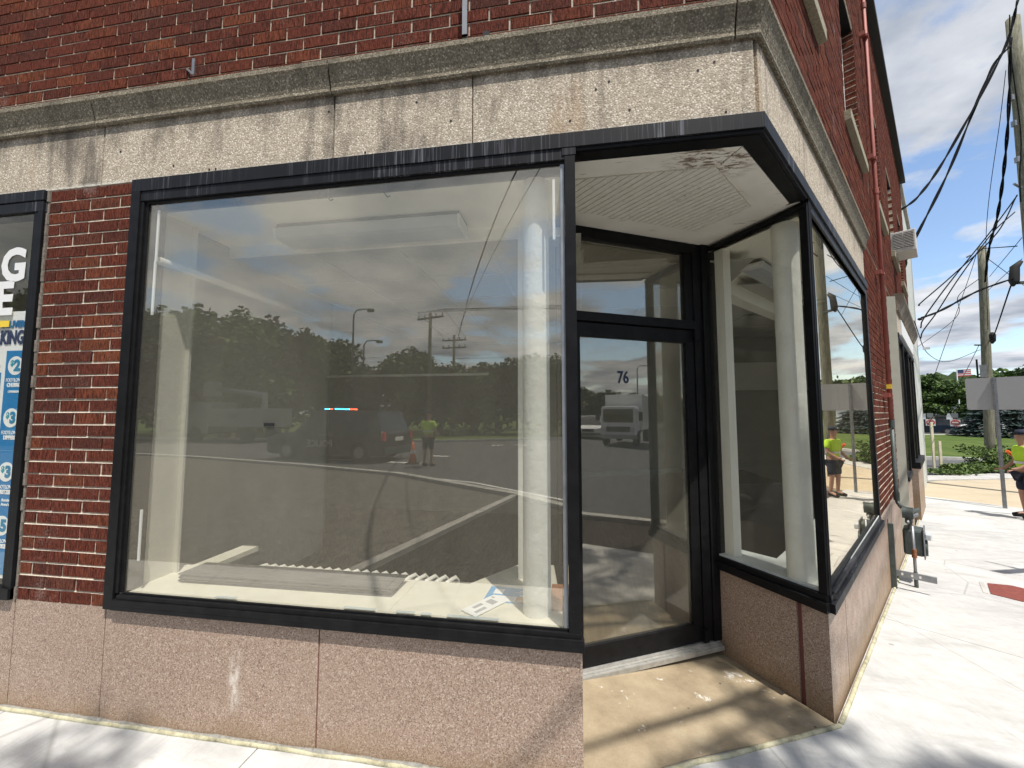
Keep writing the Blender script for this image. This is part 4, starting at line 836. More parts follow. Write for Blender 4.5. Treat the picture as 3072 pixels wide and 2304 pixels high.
wire('lower cable from far pole arm up to the splice case', [(16.82, 17.73, 4.62), (15.74, 16.28, 4.63), (13.05, 12.65, 5.3), (12.5, 11.9, 5.42)], .018)
wire('low slack pair of wires between far pole and building', [(16.5, 17.8, 4.20), (15.45, 18.0, 3.75), (12.5, 15.0, 3.75), (8.4, 9.8, 3.9)], .010)
wire('short cable span between the two pole tops', [(16.8, 17.7, 8.45), (14.67, 14.56, 7.35), (12.88, 12.13, 6.5)], .016)
wire('upper diagonal wire between the two poles', [(16.7, 17.4, 7.15), (12.9, 12.0, 6.7)], .009)
wire('lower diagonal wire between the two poles', [(16.67, 17.47, 6.6), (12.95, 12.1, 6.1)], .009)
wire('wire leaving the far pole to the right', [(16.89, 17.67, 8.03), (22.4, 22.1, 7.8)], .012)
wire('black down lead on the near pole face', [(12.72, 11.58, 13.3), (12.68, 11.6, 12.0), (12.72, 11.58, 9.7), (12.62, 11.6, 8.4), (12.58, 11.6, 7.6)], .015)
# wires towards the street behind the photographer: they shade the pavement
wire('heavy cable leaving the near pole towards the street corner', [(12.8, 11.6, 7.4), (8.0, 5.0, 6.9), (3.6, -1.0, 6.8), (-1.5, -7.6, 7.3), (-12.6, -39.3, 9.0)], .016, True)
wire('second heavy cable leaving the near pole towards the street corner', [(12.8, 11.5, 7.9), (8.2, 4.8, 7.3), (4.05, -1.0, 7.2), (-.8, -7.8, 7.7), (-12.9, -39.5, 9.6)], .012)
o = MB().tube([(12.55, 11.7, 5.9), (12.42, 11.74, 5.75), (12.38, 11.75, 5.35), (12.3, 11.7, 5.2)], [.05, .10, .11, .04], 14).build('splice_case', RUBBER, smooth=True); tag(o, 'black cable splice case hanging beside the near pole', 'splice case')
o = MB().tube([(16.62, 17.4, 4.85), (16.64, 17.42, 4.75), (16.66, 17.45, 4.5), (16.68, 17.5, 4.4)], [.04, .10, .09, .03], 12).build('splice_case', RUBBER, smooth=True); tag(o, 'small black splice case beside the far pole', 'splice case')
tag(MB().box(4.18, 4.62, 3.25, 3.62, -.34, -.30).build('x', REDIRON), '', '') if 0 else None
o = slab('utility_cover', [(4.20, 3.27), (4.33, 3.10), (4.86, 3.46), (4.72, 3.66), (4.50, 3.665)], .006, .02, REDIRON, None, None); tag(o, 'red brown iron cover set in the pale sidewalk', 'cover')
strip('cover_frame', [(4.165, 3.28), (4.47, 3.70)], .035, .004, .02, KERB, o)
t = thing('shadow_caster_sign', 'unseen sign post added right of the view to cast pavement shadows', 'shadow caster', (6.3, 3.3, gz(6.3, 3.3)))  # added out of view, plates set to throw the compact sidewalk shadow
MB().tube([(0, 0, 0), (0, 0, 3.1)], .03, 8).build('post', STEEL, t); MB().box(-.5, .5, -.012, .012, 2.75, 2.98).build('caster_plate', GREYM, t, Matrix.Rotation(R(20), 4, 'Z')); MB().box(-.45, .45, -.012, .012, 2.48, 2.70).build('caster_plate', GREYM, t, Matrix.Rotation(R(-60), 4, 'Z')); MB().box(-.3, .3, -.01, .01, 1.75, 2.35).build('caster_plate_low', STEEL, t, Matrix.Rotation(R(75), 4, 'Z'))
# foliage
def crown_mesh(name, blobs, n, leaf, mat, seed=1, flat_=.6):
    rd = random.Random(seed); m = MB()
    for i in range(n):
        cx_, cy_, cz_, rx, ry, rz_ = rd.choice(blobs); th = rd.uniform(0, 2*pi); u = rd.uniform(-1, 1); q = math.sqrt(1-u*u); rad = rd.uniform(.55, 1.05) if rd.random() < .8 else rd.uniform(.1, .6)
        p = Vector((cx_+rx*rad*q*cos(th), cy_+ry*rad*q*sin(th), cz_+rz_*rad*u)); s_ = leaf*rd.uniform(.6, 1.4)
        a_ = Vector((rd.gauss(0, 1), rd.gauss(0, 1), rd.gauss(0, flat_))).normalized(); b_ = a_.cross(Vector((rd.gauss(0, 1), rd.gauss(0, 1), rd.gauss(0, 1)))).normalized()
        m.quadf([p-a_*s_, p+b_*s_*.55, p+a_*s_, p-b_*s_*.55])
    me = bpy.data.meshes.new(name); me.from_pydata(m.v, [], m.f); me.materials.append(mat); me.update(); return me
def blobset(rd, R_, H, n=16):
    return [(rd.uniform(-.62, .62)*R_, rd.uniform(-.62, .62)*R_, H*rd.uniform(.30, .86), R_*rd.uniform(.28, .5), R_*rd.uniform(.28, .5), H*rd.uniform(.12, .22)) for _ in range(n)]
def trunk_mb(H, r, rd):
    m = MB(); m.tube([(0, 0, -.3), (.05*r, 0, H*.25), (0, .1*r, H*.55)], [r, r*.8, r*.45], 10)
    for k in range(6):
        a_ = rd.uniform(0, 2*pi); l = H*rd.uniform(.2, .35); z = H*rd.uniform(.22, .5); m.tube([(0, 0, z), (cos(a_)*l*.5, sin(a_)*l*.5, z+l*.4), (cos(a_)*l, sin(a_)*l, z+l*.75)], [r*.4, r*.28, r*.1], 6)
    return m
CRM = []
for k in range(4):
    rd = random.Random(20+k); CRM.append((crown_mesh('crown', blobset(rd, 3.2, 10, 20), 5200, .26, LEAF if k % 2 else LEAFD, 40+k), trunk_mb(10, .22, rd)))
def tree(label, x, y, h, k, wid=1.0, group=None, name='tree', z=None):
    cm, tm = CRM[k % 4]; t = thing(name, label, 'tree', (x, y, gz(x, y)-.3 if z is None else z), k*1.3, group); s_ = h/10
    c_ = bpy.data.objects.new('crown', cm); S.collection.objects.link(c_); c_.parent = t; c_.scale = (s_*wid, s_*wid, s_)
    if k not in TM: TM[k] = tm.build('trunk', BARK, t, smooth=True)
    tt_ = TM[k] if TM[k].parent == t else bpy.data.objects.new('trunk', TM[k].data)
    if tt_.parent != t: S.collection.objects.link(tt_); tt_.parent = t
    tt_.scale = (s_, s_, s_); return t
TM = {}
# across the street (seen in the shop glass)
rd = random.Random(5)
ORD = ['zero', 'one', 'two', 'three', 'four', 'five', 'six', 'seven', 'eight', 'nine', 'ten', 'eleven', 'twelve', 'thirteen', 'fourteen', 'fifteen', 'sixteen', 'seventeen', 'eighteen', 'nineteen', 'twenty', 'twenty-one', 'twenty-two', 'twenty-three', 'twenty-four']
desc = ['broad leafy tree across the street']
idx = 0
for row, dist in ((0, 36), (1, 46)):
    a_ = -66; num = 0
    while a_ < 30:
        ca = a_+rd.uniform(-1, 1)
        el = 12.2 if a_ < -36 else (11.0 if a_ < -31 else (7.6 if a_ < -27 else (9.0 if a_ < -22 else (7.6 if a_ < -14 else 9.0))))
        d_ = dist*rd.uniform(.95, 1.08); h = 1.5+.3+d_*math.tan(R(el))*rd.uniform(.86, 1.0 if row else .92)
        x_ = d_*sin(R(ca)); y_ = 1.8-d_*cos(R(ca)); 
        num += 1; tree('leafy tree number %s from the left in the %s row of the mirrored tree belt' % (ORD[num], 'back' if row else 'front'), x_, y_, h, idx, 1.15, 'trees in the belt across the street', 'leafy_tree'); idx += 1; a_ += 4.6 if row == 0 else 5.2
for k, (az, d_, h) in enumerate(((47, 58, 5.5), (51, 62, 6), (55, 60, 6.2), (59, 64, 6.4), (63, 62, 5.6), (67, 66, 5.6), (71, 70, 6), (43, 55, 6), (39, 50, 7), (75, 70, 7), (79, 72, 7), (35, 50, 8), (84, 74, 8))):
    tree('low leafy tree beyond the road junction, %s from the left in the door reflection' % ORD[1+[35, 39, 43, 47, 51, 55, 59, 63, 67, 71, 75, 79, 84].index(az)], -2.2+d_*sin(R(az)), 2.2-d_*cos(R(az)), h, k, 1.5, 'low trees beyond the road junction', 'leafy_tree')
rdh = random.Random(9); m = MB(); 
HB = [( -60+i*4+rdh.uniform(-1, 1), -33-rdh.uniform(0, 5), rdh.uniform(.5, 1.8), 2.6, 1.4, 1.6) for i in range(26)]
ud = bpy.data.objects.new('undergrowth', crown_mesh('undergrowth', HB, 9000, .28, LEAFD, 3)); S.collection.objects.link(ud); ud['kind'] = 'stuff'
# shade tree behind the photographer
TX, TY = 2.15, -2.3
tt_ = thing('street_tree', 'tall thin street tree behind the photographer whose twigs shade the pavement', 'tree', (TX, TY, -.05))
MB().tube([(0, 0, 0), (.5, -.55, 4), (1.2, -1.15, 8.0), (1.75, -1.8, 12.0)], [.11, .095, .07, .02], 10).build('trunk', BARK, tt_, smooth=True)
m = MB(); rb = random.Random(3)
CT = [(p[0]+11.4/2.145*.5736, p[1]-11.4/2.145*.819, 11.4+rb.uniform(-.5, .6)) for p in ((.9, .30), (1.15, .60), (1.75, .35), (2.2, .1), (-2.3, -.36), (-1.7, -.62), (.5, .30), (2.5, -.3), (1.7, -.3), (-3.1, -.42), (1.0, 1.0))]
for c_ in CT:
    q = (c_[0]-TX, c_[1]-TY, c_[2]); lf = c_[0] < 2.5; m.tube([(1.35, -1.3, rb.uniform(8.6, 9.8)), ((q[0]+1.4)*.5, (q[1]-1.4)*.5-(1.3 if lf else 0), (q[2]+9.6)/2+.25), q], [.04, .026, .008], 5)
m.build('branches', BARK, tt_, smooth=True)
CB = [(c_[0]-TX, c_[1]-TY, c_[2], rb.uniform(.25, .5), rb.uniform(.18, .32), .3) for c_ in CT]
cme = crown_mesh('crown', CB, 1900, .06, LEAF, 8); o = bpy.data.objects.new('crown', cme); S.collection.objects.link(o); o.parent = tt_
# right-hand greenery
rd = random.Random(77)
bt = thing('maple_tree', 'big round leafy tree beside the parking lot beyond the lawn', 'tree', (44.0, 58.0, -.7))
bl_ = []
for k in range(34):
    a_ = rd.uniform(0, 2*pi); q = rd.uniform(0, 5.2); bl_.append((q*cos(a_), q*sin(a_), rd.uniform(2.6, 6.6)-.10*q*q*.5+.3, rd.uniform(.9, 1.6), rd.uniform(.9, 1.6), rd.uniform(.5, .9)))
o = bpy.data.objects.new('crown', crown_mesh('crown', bl_, 16000, .22, LEAF, 5)); S.collection.objects.link(o); o.parent = bt
trunk_mb(7, .3, rd).build('trunk', BARK, bt, smooth=True)
st_ = thing('spruce_tree', 'wide blue green spruce tree behind the road sign', 'tree', (41.3, 44.6, -.6)); m = MB(); rs = random.Random(4)
for i in range(16000):
    t_ = rs.random()**1.25; z_ = .1+5.2*t_; rmax = 4.6*(1-t_)**.75+.15; tier = (z_*1.9) % 1; a_ = rs.uniform(0, 2*pi); rr = rmax*(.72+.32*(1-tier))*math.sqrt(rs.uniform(.35, 1))
    p = Vector((rr*cos(a_), rr*sin(a_), z_-.18*rr*.5+.3)); d_ = Vector((cos(a_), sin(a_), -.15)).normalized()*rs.uniform(.12, .3); e_ = Vector((-sin(a_), cos(a_), rs.uniform(-.3, .3)))*.11
    m.quadf([p-d_, p+e_, p+d_, p-e_])
m.build('crown', SPRU, st_); MB().tube([(0, 0, -.2), (0, 0, 5.2)], [.2, .04], 8).build('trunk', BARK, st_)
wd = []
for i in range(60):
    u = i/60; wd.append((14.2+3.6*u+rd.uniform(-.2, .2), 16.5+1.1*u+rd.uniform(-.35, .35), -.62+rd.uniform(.02, .16), .3, .25, .12))
for i in range(24): wd.append((16.2+rd.uniform(-.9, .9), 17.3+rd.uniform(-.5, .5), -.3+rd.uniform(-.2, .45), .28, .28, .22))
for i in range(20): wd.append((12.6+rd.uniform(-1.6, 1.6), 16.2+rd.uniform(-.4, .4), -.62, .4, .3, .07))
o = bpy.data.objects.new('weeds', crown_mesh('weeds', wd, 7000, .06, WEED, 6)); S.collection.objects.link(o); o['kind'] = 'stuff'
# wooded hills
def hill(name, dist, az0, az1, hfun, seed, mat):
    rd = random.Random(seed); m = MB(); na = 160; nr = 7; idx0 = 0
    for i in range(na+1):
        az = R(az0+(az1-az0)*i/na); H = hfun(math.degrees(az))
        for j in range(nr):
            t_ = j/(nr-1); d_ = dist*(.72+.38*t_); z_ = -2+(H+2)*sin(min(1, t_*1.25)*pi/2)+rd.uniform(-1, 1)*dist*.0045
            m.v.append((d_*sin(az), d_*cos(az)-1.8, z_))
    for i in range(na):
        for j in range(nr-1): b = i*nr+j; m.f.append((b, b+1, b+nr+1, b+nr))
    return m.build(name, mat, smooth=False)
o = hill('hills', 620, 15, 75, lambda a_: 620*math.tan(R(3.75+.35*sin(a_*.55)-.04*abs(a_-36))), 3, HILL); struct(o)
def woods(name, dist, az0, az1, el, n, seed, mat, r):
    rd = random.Random(seed); bl = []
    for i in range(n):
        az = R(rd.uniform(az0, az1)); d_ = dist*rd.uniform(.85, 1.15); e_ = el(math.degrees(az)); z_ = d_*math.tan(R(e_))*rd.uniform(.25, .93)
        bl.append((d_*sin(az), d_*cos(az)-1.8, z_, r*rd.uniform(.7, 1.4), r*rd.uniform(.7, 1.4), r*rd.uniform(.5, .9)))
    o = bpy.data.objects.new(name, crown_mesh(name, bl, n*60, r*.28, mat, seed+1)); S.collection.objects.link(o); o['kind'] = 'stuff'; return o
woods('distant_woods', 300, 28, 50, lambda a_: 2.9 if a_ < 39.5 else 3.9, 520, 11, LEAF, 5.0)
tree('tall pine like tree above the sign at the right edge', 132, 140, 17.5, 2, .8, None, 'far_tree', z=-2)
# DO NOT ENTER signs, wooden posts, flag
for k, (x_, y_) in enumerate(((38.6, 50.4), (40.1, 49.3))):
    t = thing('no_entry_sign', 'red and white DO NOT ENTER sign, %s of two by the parking lot' % ('left' if k == 0 else 'right'), 'road sign', (x_, y_, -.65), R(-38), 'no entry signs')
    MB().box(-.03, .03, .02, .05, 0, 2.25).build('post', STEEL, t); MB().box(-.38, .38, 0, .015, .85, 1.6).build('sign_plate', WHITE, t)
    m = MB(); m.tube([(0, 0, 1.225), (0, -.008, 1.225)], .34, 24); m.build('red_disc', REDC, t); MB().box(-.24, .24, -.014, -.009, 1.17, 1.28).build('white_bar', WHITE, t)
    text('DO NOT', .13, WHITE, t, upright(0, -.012, 1.40), .002); text('ENTER', .13, WHITE, t, upright(0, -.012, 1.06), .002); MB().box(-.25, .25, .0, .015, 1.75, 2.25).build('upper_plate', STEEL, t)
WP = plain('pale_timber_stake', (.62, .56, .40), .8, var=.15)
for k, (x_, y_, h, l) in enumerate(((15.03, 18.14, 1.15, 'right pale wooden stake at the lawn edge'), (14.87, 18.26, 1.95, 'tall pale wooden stake between two shorter ones'), (12.9, 16.1, 1.0, 'left pale wooden stake nearest the building'))):
    tag(MB().box(x_-.045, x_+.045, y_-.03, y_+.03, gz(x_, y_)-.05, gz(x_, y_)-.05+h).build('stake', WP), l, 'stake', 'stakes at the lawn edge')
t = thing('flagpole', 'white flagpole with a small stars and stripes flag beyond the trees', 'flagpole', (74.6, 92.1, -1)); MB().tube([(0, 0, 0), (0, 0, 11.3)], .09, 8).build('pole', WHITE, t)
flg = [(0, 0)]; m = MB(); 
for k in range(7): z0 = 9.9+k*.19; MB().box(.1, 1.9, -.02, .02, z0, z0+.185).build('stripe', REDC if k % 2 == 0 else WHITE, t, Matrix.Rotation(R(-38), 4, 'Z'))
MB().box(.1, .9, -.03, .03, 10.55, 11.24).build('canton', NAVY, t, Matrix.Rotation(R(-38), 4, 'Z'))
# far buildings
t = thing('white_house', 'white building corner with sloping awning beyond the brick building', 'building', (32.0, 48.6, -.6), R(-52)); MB().box(-4, 1.7, 0, 4, 0, 6.0).build('wall', WHITE, t); MB().box(-4.1, 1.8, -.1, 4.1, 6.0, 6.15).build('eaves', KERB, t)
for k in range(3): f = MB().box(-3.4+k*1.7, -2.3+k*1.7, -.04, .01, 4.0, 5.5).build('window_frame', WHITE, t); MB().box(-3.3+k*1.7, -2.4+k*1.7, -.06, -.045, 4.1, 5.4).build('pane', WINGLASS, f)
m = MB().sweep([(-1.3, 3.1), (0, 3.9), (0, 3.7), (-1.3, 2.85)], -4, 2.0); m.build('awning', ACM, t)
t = thing('low_white_building', 'low white commercial building across the parking lot', 'building', (72, 82, -.9), R(-40)); MB().box(-9, 9, 0, 8, 0, 3.4).build('wall', WHITE, t); MB().box(-9.2, 9.2, -.2, 8.2, 3.4, 3.7).build('roof_edge', STEEL, t)
for k in range(6): MB().box(-8+k*2.8, -6+k*2.8, -.05, .0, .9, 2.3).build('window', WINGLASS, t)
t = thing('low_white_building', 'long low building glimpsed between the tree trunk and spruce', 'building', (55, 88, -.9), R(-38)); MB().box(-9, 9, 0, 8, 0, 3.2).build('wall', WHITE, t); MB().box(-9.2, 9.2, -.2, 8.2, 3.2, 3.4).build('roof_edge', STEEL, t)
# ------------------------------------------------------------------ cars
def car(label, x, y, rz, paint, L=4.8, Wd=1.9, H=1.75, name='parked_car', police=False, cat='car'):
    t = thing(name, label, cat, (x, y, gz(x, y)-.13), rz); h = Wd/2; g = .22
    # body side profile (x forward), z
    prof = [(-L/2, .45), (-L/2+.02, 1.0), (-L/2+.10, 1.08), (L*.20, 1.05), (L*.42, .95), (L/2-.03, .80), (L/2, .5), (L/2-.05, g), (-L/2+.06, g)]
    m = MB(); n = len(prof); ins = .05
    for sgn, k in ((-1, 0), (1, 0)):
        m.v += [(px, sgn*(h-(ins if pz > .9 or pz < .3 else 0)), pz) for px, pz in prof]
    m.f += [tuple(range(n)), tuple(range(2*n-1, n-1, -1))]+[(i, n+i, n+(i+1) % n, (i+1) % n) for i in range(n)]
    m.build('body', paint, t, bevel=.04)
    # greenhouse
    b = [(-L/2+.08, 1.05), (-L/2+.42, H-.04), (-L/2+.7, H), (L*.06, H), (L*.12, H-.05), (L*.27, 1.03)]
    m = MB(); n = len(b); top = .16
    for sgn in (-1, 1): m.v += [(px, sgn*(h-.07-(top if pz > 1.2 else 0)), pz) for px, pz in b]
    m.f += [tuple(range(n)), tuple(range(2*n-1, n-1, -1))]+[(i, n+i, n+(i+1) % n, (i+1) % n) for i in range(n)]
    m.build('cabin', CARBLK if True else paint, t, bevel=.03)
    MB().prism([(-L/2+.44, -h+.25), (L*.10, -h+.25), (L*.10, h-.25), (-L/2+.44, h-.25)], H-.03, H+.02).build('roof', paint, t, bevel=.015)
    for sgn in (-1, 1):
        for xx in (-L/2+.80, -L*.10, L*.115):
            z_, zz = 1.05, H-.03; xo = .30 if xx > 0 else (-.32 if xx < -L/2+1 else 0)
            MB().tube([(xx+(.45 if xo > 0 else (-.55 if xo < 0 else 0)), sgn*(h-.06), 1.04), (xx, sgn*(h-.215), H-.02)], .035, 5).build('pillar', paint, t)
    for sgn in (-1, 1):
        for xx in (-L/2+.95, L/2-.95):
            w = MB().tube([(xx, sgn*(h-.20), .34), (xx, sgn*(h+.01), .34)], .34, 22).build('tyre', RUBBER, t); MB().tube([(xx, sgn*(h+.0), .34), (xx, sgn*(h+.02), .34)], .20, 14).build('rim', STEEL, w)
        MB().box(L*.16, L*.20, sgn*h if sgn > 0 else -h-.14, sgn*h+.14 if sgn > 0 else -h, .98, 1.14).build('mirror', paint, t)
        MB().box(L/2-.16, L/2+.004, sgn*(h-.16)-.14, sgn*(h-.16)+.12, .68, .82).build('headlight', LENS, t); MB().box(-L/2-.005, -L/2+.1, sgn*(h-.12)-.08, sgn*(h-.12)+.08, .75, 1.05).build('tail_light', REDC, t)
        MB().box(-L*.09, L*.02, sgn*h-.005, sgn*h+.012, .92, .95).build('door_handle', STEEL, t)
    MB().box(-L/2-.05, -L/2+.1, -h+.06, h-.06, .3, .52).build('bumper', GREYM, t); MB().box(L/2-.1, L/2+.04, -h+.06, h-.06, .3, .5).build('bumper', GREYM, t)
    MB().box(L/2-.05, L/2+.01, -h*.45, h*.45, .56, .76).build('grille', RUBBER, t); MB().box(-L/2-.03, -L/2-.0, -.26, .26, .72, .86).build('number_plate', PAPER, t)
    if police:
        q = MB().box(-.22, .22, -.7, .7, H+.04, H+.13).build('light_bar', RUBBER, t)
        for k in range(8): MB().box(-.235, -.222, -.66+k*.165, -.53+k*.165, H+.06, H+.11).build('lamp', EBLUE if k < 5 else ERED, q)
        for sgn in (-1, 1):
            for k in range(5): MB().box(-.18+k*.075, -.12+k*.075, sgn*.7-(.012 if sgn < 0 else 0), sgn*.7+(.012 if sgn > 0 else 0), H+.06, H+.11).build('lamp', EBLUE if k > 1 else ERED, q)
        text('POLICE', .34, GREYI, t, Matrix.Translation((.1, h+.012, .62)) @ Matrix.Rotation(pi, 4, 'Z') @ Matrix.Rotation(pi/2, 4, 'X'), .01)
        text('POLICE', .34, GREYI, t, Matrix.Translation((.1, -h-.012, .62)) @ Matrix.Rotation(pi/2, 4, 'X'), .01)
        text('EMERGENCY', .12, GREYI, t, Matrix.Translation((-.2, h+.012, .88)) @ Matrix.Rotation(pi, 4, 'Z') @ Matrix.Rotation(pi/2, 4, 'X'), .004)
    return t
car('black police SUV with lit roof light bar stopped across the street', -8.95, -12.6, R(187), CARBLK, 5.0, 2.0, 1.78, 'police_car', True)
car('dark blue SUV parked left of the no entry sign', 41.7, 54.9, R(150), CARBLU, 4.7, 1.9, 1.68)
car('white car parked under the big tree', 52, 61, R(165), CARWHT, 4.6, 1.8, 1.5); car('silver car parked behind the dark blue SUV', 47, 63, R(160), CARSIL, 4.6, 1.8, 1.5)
car('black car parked left of the big tree trunk', 42.3, 60.5, R(150), CARBLK, 4.6, 1.8, 1.6); car('dark car at the right end of the parking lot row', 58, 62.5, R(160), CARBLU, 4.6, 1.8, 1.5)
car('white SUV waiting behind the box truck', 25.2, -15.2, R(152), CARWHT, 4.6, 1.9, 1.7)
tr = thing('box_truck', 'white box truck with cab stopped at the junction', 'truck', (22.3, -10.6, -.35), R(162))
MB().box(-3.6, 1.1, -1.15, 1.15, .9, 3.1).build('cargo_box', CARWHT, tr, bevel=.04); MB().box(-3.6, 2.6, -.4, .4, .5, .9).build('chassis', GREYM, tr)
m = MB().sweep([(-1, .45), (1, .45), (1, 2.2), (.92, 2.35), (-.92, 2.35), (-1, 2.2)], 1.25, 2.9); m.build('cab', CARWHT, tr, bevel=.06); MB().box(2.87, 2.93, -.86, .86, 1.4, 2.18).build('windscreen', CLEAR, tr); MB().box(2.86, 2.90, -.84, .84, 1.42, 2.16).build('cab_interior', RUBBER, tr)
MB().box(2.9, 2.96, -.7, .7, .85, 1.15).build('grille', GREYM, tr); MB().box(2.8, 3.05, -1.05, 1.05, .45, .68).build('bumper', STEEL, tr)
for s_ in (-1, 1):
    MB().box(2.9, 2.97, s_*.82-.14, s_*.82+.14, .85, 1.1).build('headlight', LENS, tr); MB().box(2.5, 2.7, s_*1.25-.1, s_*1.25+.1, 1.5, 2.0).build('mirror', RUBBER, tr)
    for xx in (2.0, -2.2): MB().tube([(xx, s_*.75, .45), (xx, s_*1.05, .45)], .45, 20).build('tyre', RUBBER, tr)
ut = thing('utility_truck', 'white bucket truck standing left of the police car', 'truck', (-21.0, -20.5, -.13), R(186))
MB().box(-3.2, .8, -1.1, 1.1, .9, 2.0).build('service_body', CARSIL, ut, bevel=.03); m = MB().sweep([(-1, .5), (1, .5), (1, 1.5), (.85, 2.4), (-.85, 2.4), (-1, 1.5)], .95, 2.7); m.build('cab', CARSIL, ut, bevel=.05); MB().tube([(-2.2, 0, 2.0), (-2.2, 0, 2.8), (1.8, 0, 3.3)], [.2, .2, .12], 8).build('boom', CARSIL, ut); MB().box(1.6, 2.3, -.35, .35, 2.8, 3.7).build('bucket', CARSIL, ut, bevel=.03)
MB().box(2.66, 2.73, -.8, .8, 1.5, 2.2).build('windscreen', CARBLK, ut); text('TXX', .5, DARK, ut, Matrix.Translation((-1.2, -1.12, 1.55)) @ Matrix.Rotation(pi/2, 4, 'X'), .01)
for s_ in (-1, 1):
    for xx in (1.9, -2.0): MB().tube([(xx, s_*.75, .45), (xx, s_*1.05, .45)], .45, 20).build('tyre', RUBBER, ut)
# cones
def cone(label, x, y, tilt=0, h=.75):
    t = thing('traffic_cone', label, 'traffic cone', (x, y, gz(x, y)-.12), 0, 'traffic cones'); t.rotation_euler = (tilt, 0, 0)
    MB().box(-.19, .19, -.19, .19, 0, .03).build('cone_base', RUBBER, t)
    m = MB().tube([(0, 0, .03), (0, 0, h)], [.13, .03], 16); m.build('cone_body', ORANGE, t, smooth=True); z0 = h*.45; f = lambda z: .13-(z-.03)/(h-.03)*.10+.003
    MB().tube([(0, 0, z0), (0, 0, z0+.12)], [f(z0), f(z0+.12)], 16, False).build('reflective_band', REFL, t, smooth=True)
cone('orange traffic cone behind the police car', -5.55, -11.4)
bt_ = thing('channelizer_tube', 'leaning orange and white road marker tube beside the worker', 'road marker', (9.6, 8.55, -.55)); 
MB().tube([(-.62, -.08, 1.32), (-.40, -.10, 1.12)], .032, 10).build('tube_top', ORANGE, bt_); MB().tube([(-.40, -.10, 1.12), (-.33, -.11, 1.05)], .033, 10).build('white_band', WHITE, bt_); MB().tube([(-.33, -.11, 1.05), (-.15, -.12, .85)], .034, 10).build('tube_lower', ORANGE, bt_)
# ------------------------------------------------------------------ poles across the street
def xpole(label, x, y, h, arms, rz):
    t = thing('utility_pole', label, 'utility pole', (x, y, -.1), rz); MB().tube([(0, 0, 0), (0, 0, h)], [.19, .13], 12).build('pole_shaft', POLE, t, smooth=True)
    for z_ in arms:
        MB().box(-1.35, 1.35, -.08, .08, h-z_-.12, h-z_).build('crossarm', POLE, t)
        for q in (-1.25, -.6, .6, 1.25): MB().tube([(q, 0, h-z_), (q, 0, h-z_+.25)], .05, 6).build('insulator', GREYM, t)
    return t
p1 = (-12.0, -30.0); p2 = (-13.0, -39.5)
xpole('wooden power pole with single crossarm across the street', -12.0, -30.0, 10.0, [.35], R(20)); xpole('farther wooden power pole with double crossarms across the street', -12.9, -39.5, 10.0, [.5, 1.3, 3.4], R(5))
def lamp(label, x, y, h, rz, dbl=False):
    t = thing('street_lamp', label, 'street lamp', (x, y, -.1), rz); MB().tube([(0, 0, 0), (0, 0, h-.4), (.3, 0, h), (1.6, 0, h)], [.10, .07, .06, .05], 8).build('lamp_post', STEEL, t, smooth=True); MB().box(1.4, 1.95, -.13, .13, h-.28, h-.05).build('lamp_head', GREYM, t, bevel=.03)
lamp('grey street lamp left of the power poles across the street', -18.0, -28.5, 10.1, R(10)); lamp('shorter street lamp behind the first across the street', -19.0, -32.0, 8.2, R(10)); lamp('street lamp by the box truck at the junction', 45, -21, 7.6, R(40))
for k, (a_, b_) in enumerate((((-13.3, -30.4, 10.1), (30, -24, 10.5)), ((-12.4, -30.1, 10.1), (30, -23.5, 10.5)), ((-11.4, -29.8, 10.1), (30, -23, 10.5)), ((-10.7, -29.6, 10.1), (30, -22.5, 9.0)), ((-13.3, -30.4, 10.1), (-14.1, -39.6, 9.7)), ((-10.7, -29.5, 10.1), (-11.7, -39.4, 9.7)), ((-12.9, -39.5, 8), (-60, -36, 8.2)), ((-12.9, -39.5, 7.4), (30, -34, 8.6)))):
    mid = tuple((a_[i]+b_[i])/2-(1.0 if i == 2 and k not in (4, 5) else 0) for i in range(3))
    tag(MB().tube(spline([a_, mid, b_], 10), .018, 5).build('cable', CABLE, smooth=True), ['lowest left start line of four parallel power lines across the street', 'second of four parallel power lines across the street', 'third of four parallel power lines across the street', 'fourth of four parallel power lines across the street', 'left line joining the two mirrored power poles', 'right line joining the two mirrored power poles', 'line leaving the farther mirrored pole to the left', 'line leaving the farther mirrored pole to the right'][k], 'cable', 'power lines across the street')
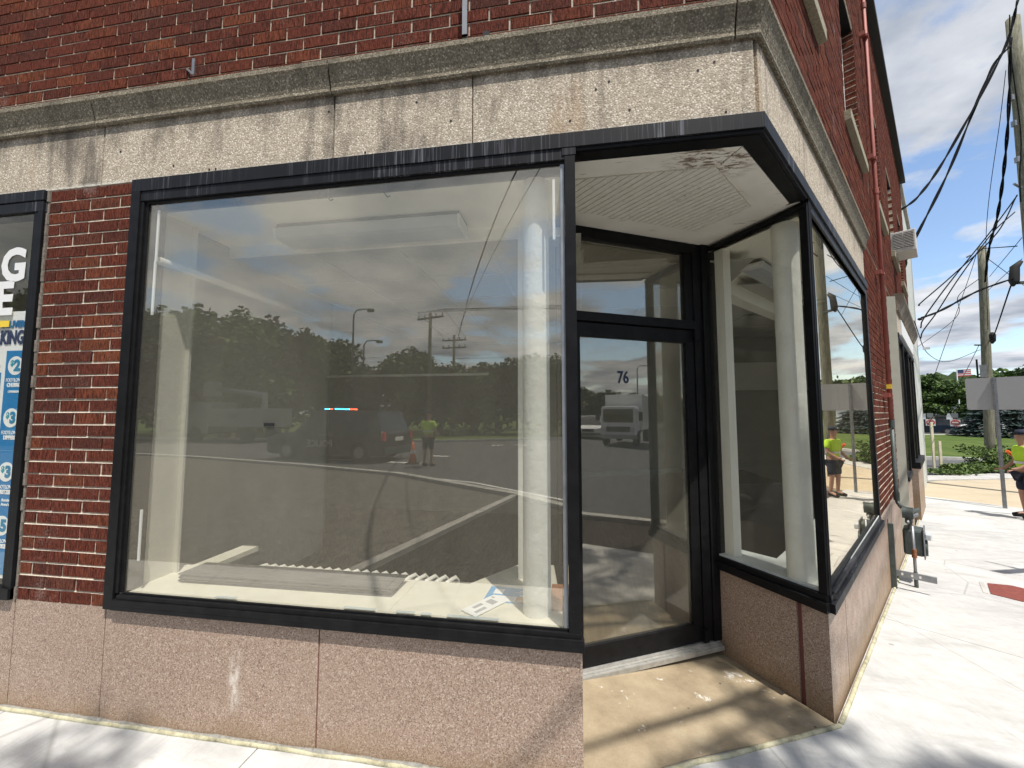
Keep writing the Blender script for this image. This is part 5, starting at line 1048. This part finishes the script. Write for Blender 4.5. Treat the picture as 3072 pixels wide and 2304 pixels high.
# ------------------------------------------------------------------ people
def person(label, x, y, rz, z, vest_only=False):
    t = thing('person', label, 'person', (x, y, z), rz)
    def skinmesh(name, verts, edges, radii, mat, root=0, lvl=2):
        me = bpy.data.meshes.new(name); me.from_pydata(verts, edges, []); me.materials.append(mat); o = bpy.data.objects.new(name, me); S.collection.objects.link(o); o.parent = t
        md = o.modifiers.new('skin', 'SKIN'); md.use_smooth_shade = True; md.use_x_symmetry = False
        for i, v in enumerate(me.skin_vertices[0].data): rr = radii[i]; v.radius = rr if isinstance(rr, tuple) else (rr, rr); v.use_root = (i == root)
        sb = o.modifiers.new('sub', 'SUBSURF'); sb.levels = lvl; sb.render_levels = lvl; return o
    # body (one skin): pelvis, spine, neck, head, arms, legs
    v = [(0, 0, .95), (0, 0, 1.15), (0, .01, 1.36), (0, .01, 1.47), (0, .03, 1.56), (0, .04, 1.68), (0, .03, 1.76),
         (.19, .0, 1.41), (.25, .02, 1.14), (.22, .20, .98), (.19, .28, .97), (-.19, 0, 1.41), (-.26, .02, 1.14), (-.20, .22, 1.0), (-.16, .30, .99),
         (.10, 0, .88), (.12, .02, .50), (.13, -.02, .10), (.14, .14, .05), (-.10, 0, .88), (-.13, .02, .50), (-.15, -.02, .10), (-.17, .14, .05)]
    e = [(0, 1), (1, 2), (2, 3), (3, 4), (4, 5), (5, 6), (2, 7), (7, 8), (8, 9), (9, 10), (2, 11), (11, 12), (12, 13), (13, 14), (0, 15), (15, 16), (16, 17), (17, 18), (0, 19), (19, 20), (20, 21), (21, 22)]
    r = [(.15, .11), (.14, .10), (.15, .11), .055, .075, (.085, .10), .07, .058, .042, .032, .03, .058, .042, .032, .03, .085, .058, .042, .035, .085, .058, .042, .035]
    skinmesh('body', v, e, r, SKIN)
    v2 = [(0, 0, .96), (0, 0, 1.15), (0, .01, 1.33), (0, .01, 1.44), (.20, 0, 1.40), (.25, .01, 1.22), (-.20, 0, 1.40), (-.255, .01, 1.22)]
    skinmesh('vest', v2, [(0, 1), (1, 2), (2, 3), (2, 4), (4, 5), (2, 6), (6, 7)], [(.185, .135), (.175, .13), (.18, .135), (.09, .08), .082, .07, .082, .07], HIVIS)
    v3 = [(0, 0, .93), (.10, 0, .85), (.13, .01, .52), (-.10, 0, .85), (-.13, .01, .52)]
    skinmesh('shorts', v3, [(0, 1), (1, 2), (0, 3), (3, 4)], [(.165, .125), .105, .095, .105, .095], SHORTS)
    for s_ in (-1, 1): MB().tube([(s_*.14, -.06, .06), (s_*.145, .06, .055), (s_*.15, .17, .04)], [.05, .055, .04], 10).build('boot', RUBBER, t, smooth=True)
    MB().tube([(0, 0, 1.10), (0, 0, 1.15)], .152, 24, False).build('reflective_band', REFL, t, Matrix.Diagonal((1.25, .95, 1, 1)), smooth=True)
    MB().tube([(0, .02, 1.70), (0, .03, 1.79)], [.115, .07], 16).build('cap', SHORTS, t, smooth=True)
    for s_ in (-1, 1):
        for q in range(4): MB().tube([(s_*(.16+q*.016), .30, .975), (s_*(.165+q*.016), .35, .955), (s_*(.165+q*.014), .36, .925)], .008, 5).build('finger', SKIN, t)
    return t
person('worker in lime hi-vis top and navy shorts seen from behind across the street', -4.82, -10.9, R(180+15), -.13)
person('worker in lime hi-vis vest at the right edge beside the road sign', 9.0, 8.14, R(75), -.56)
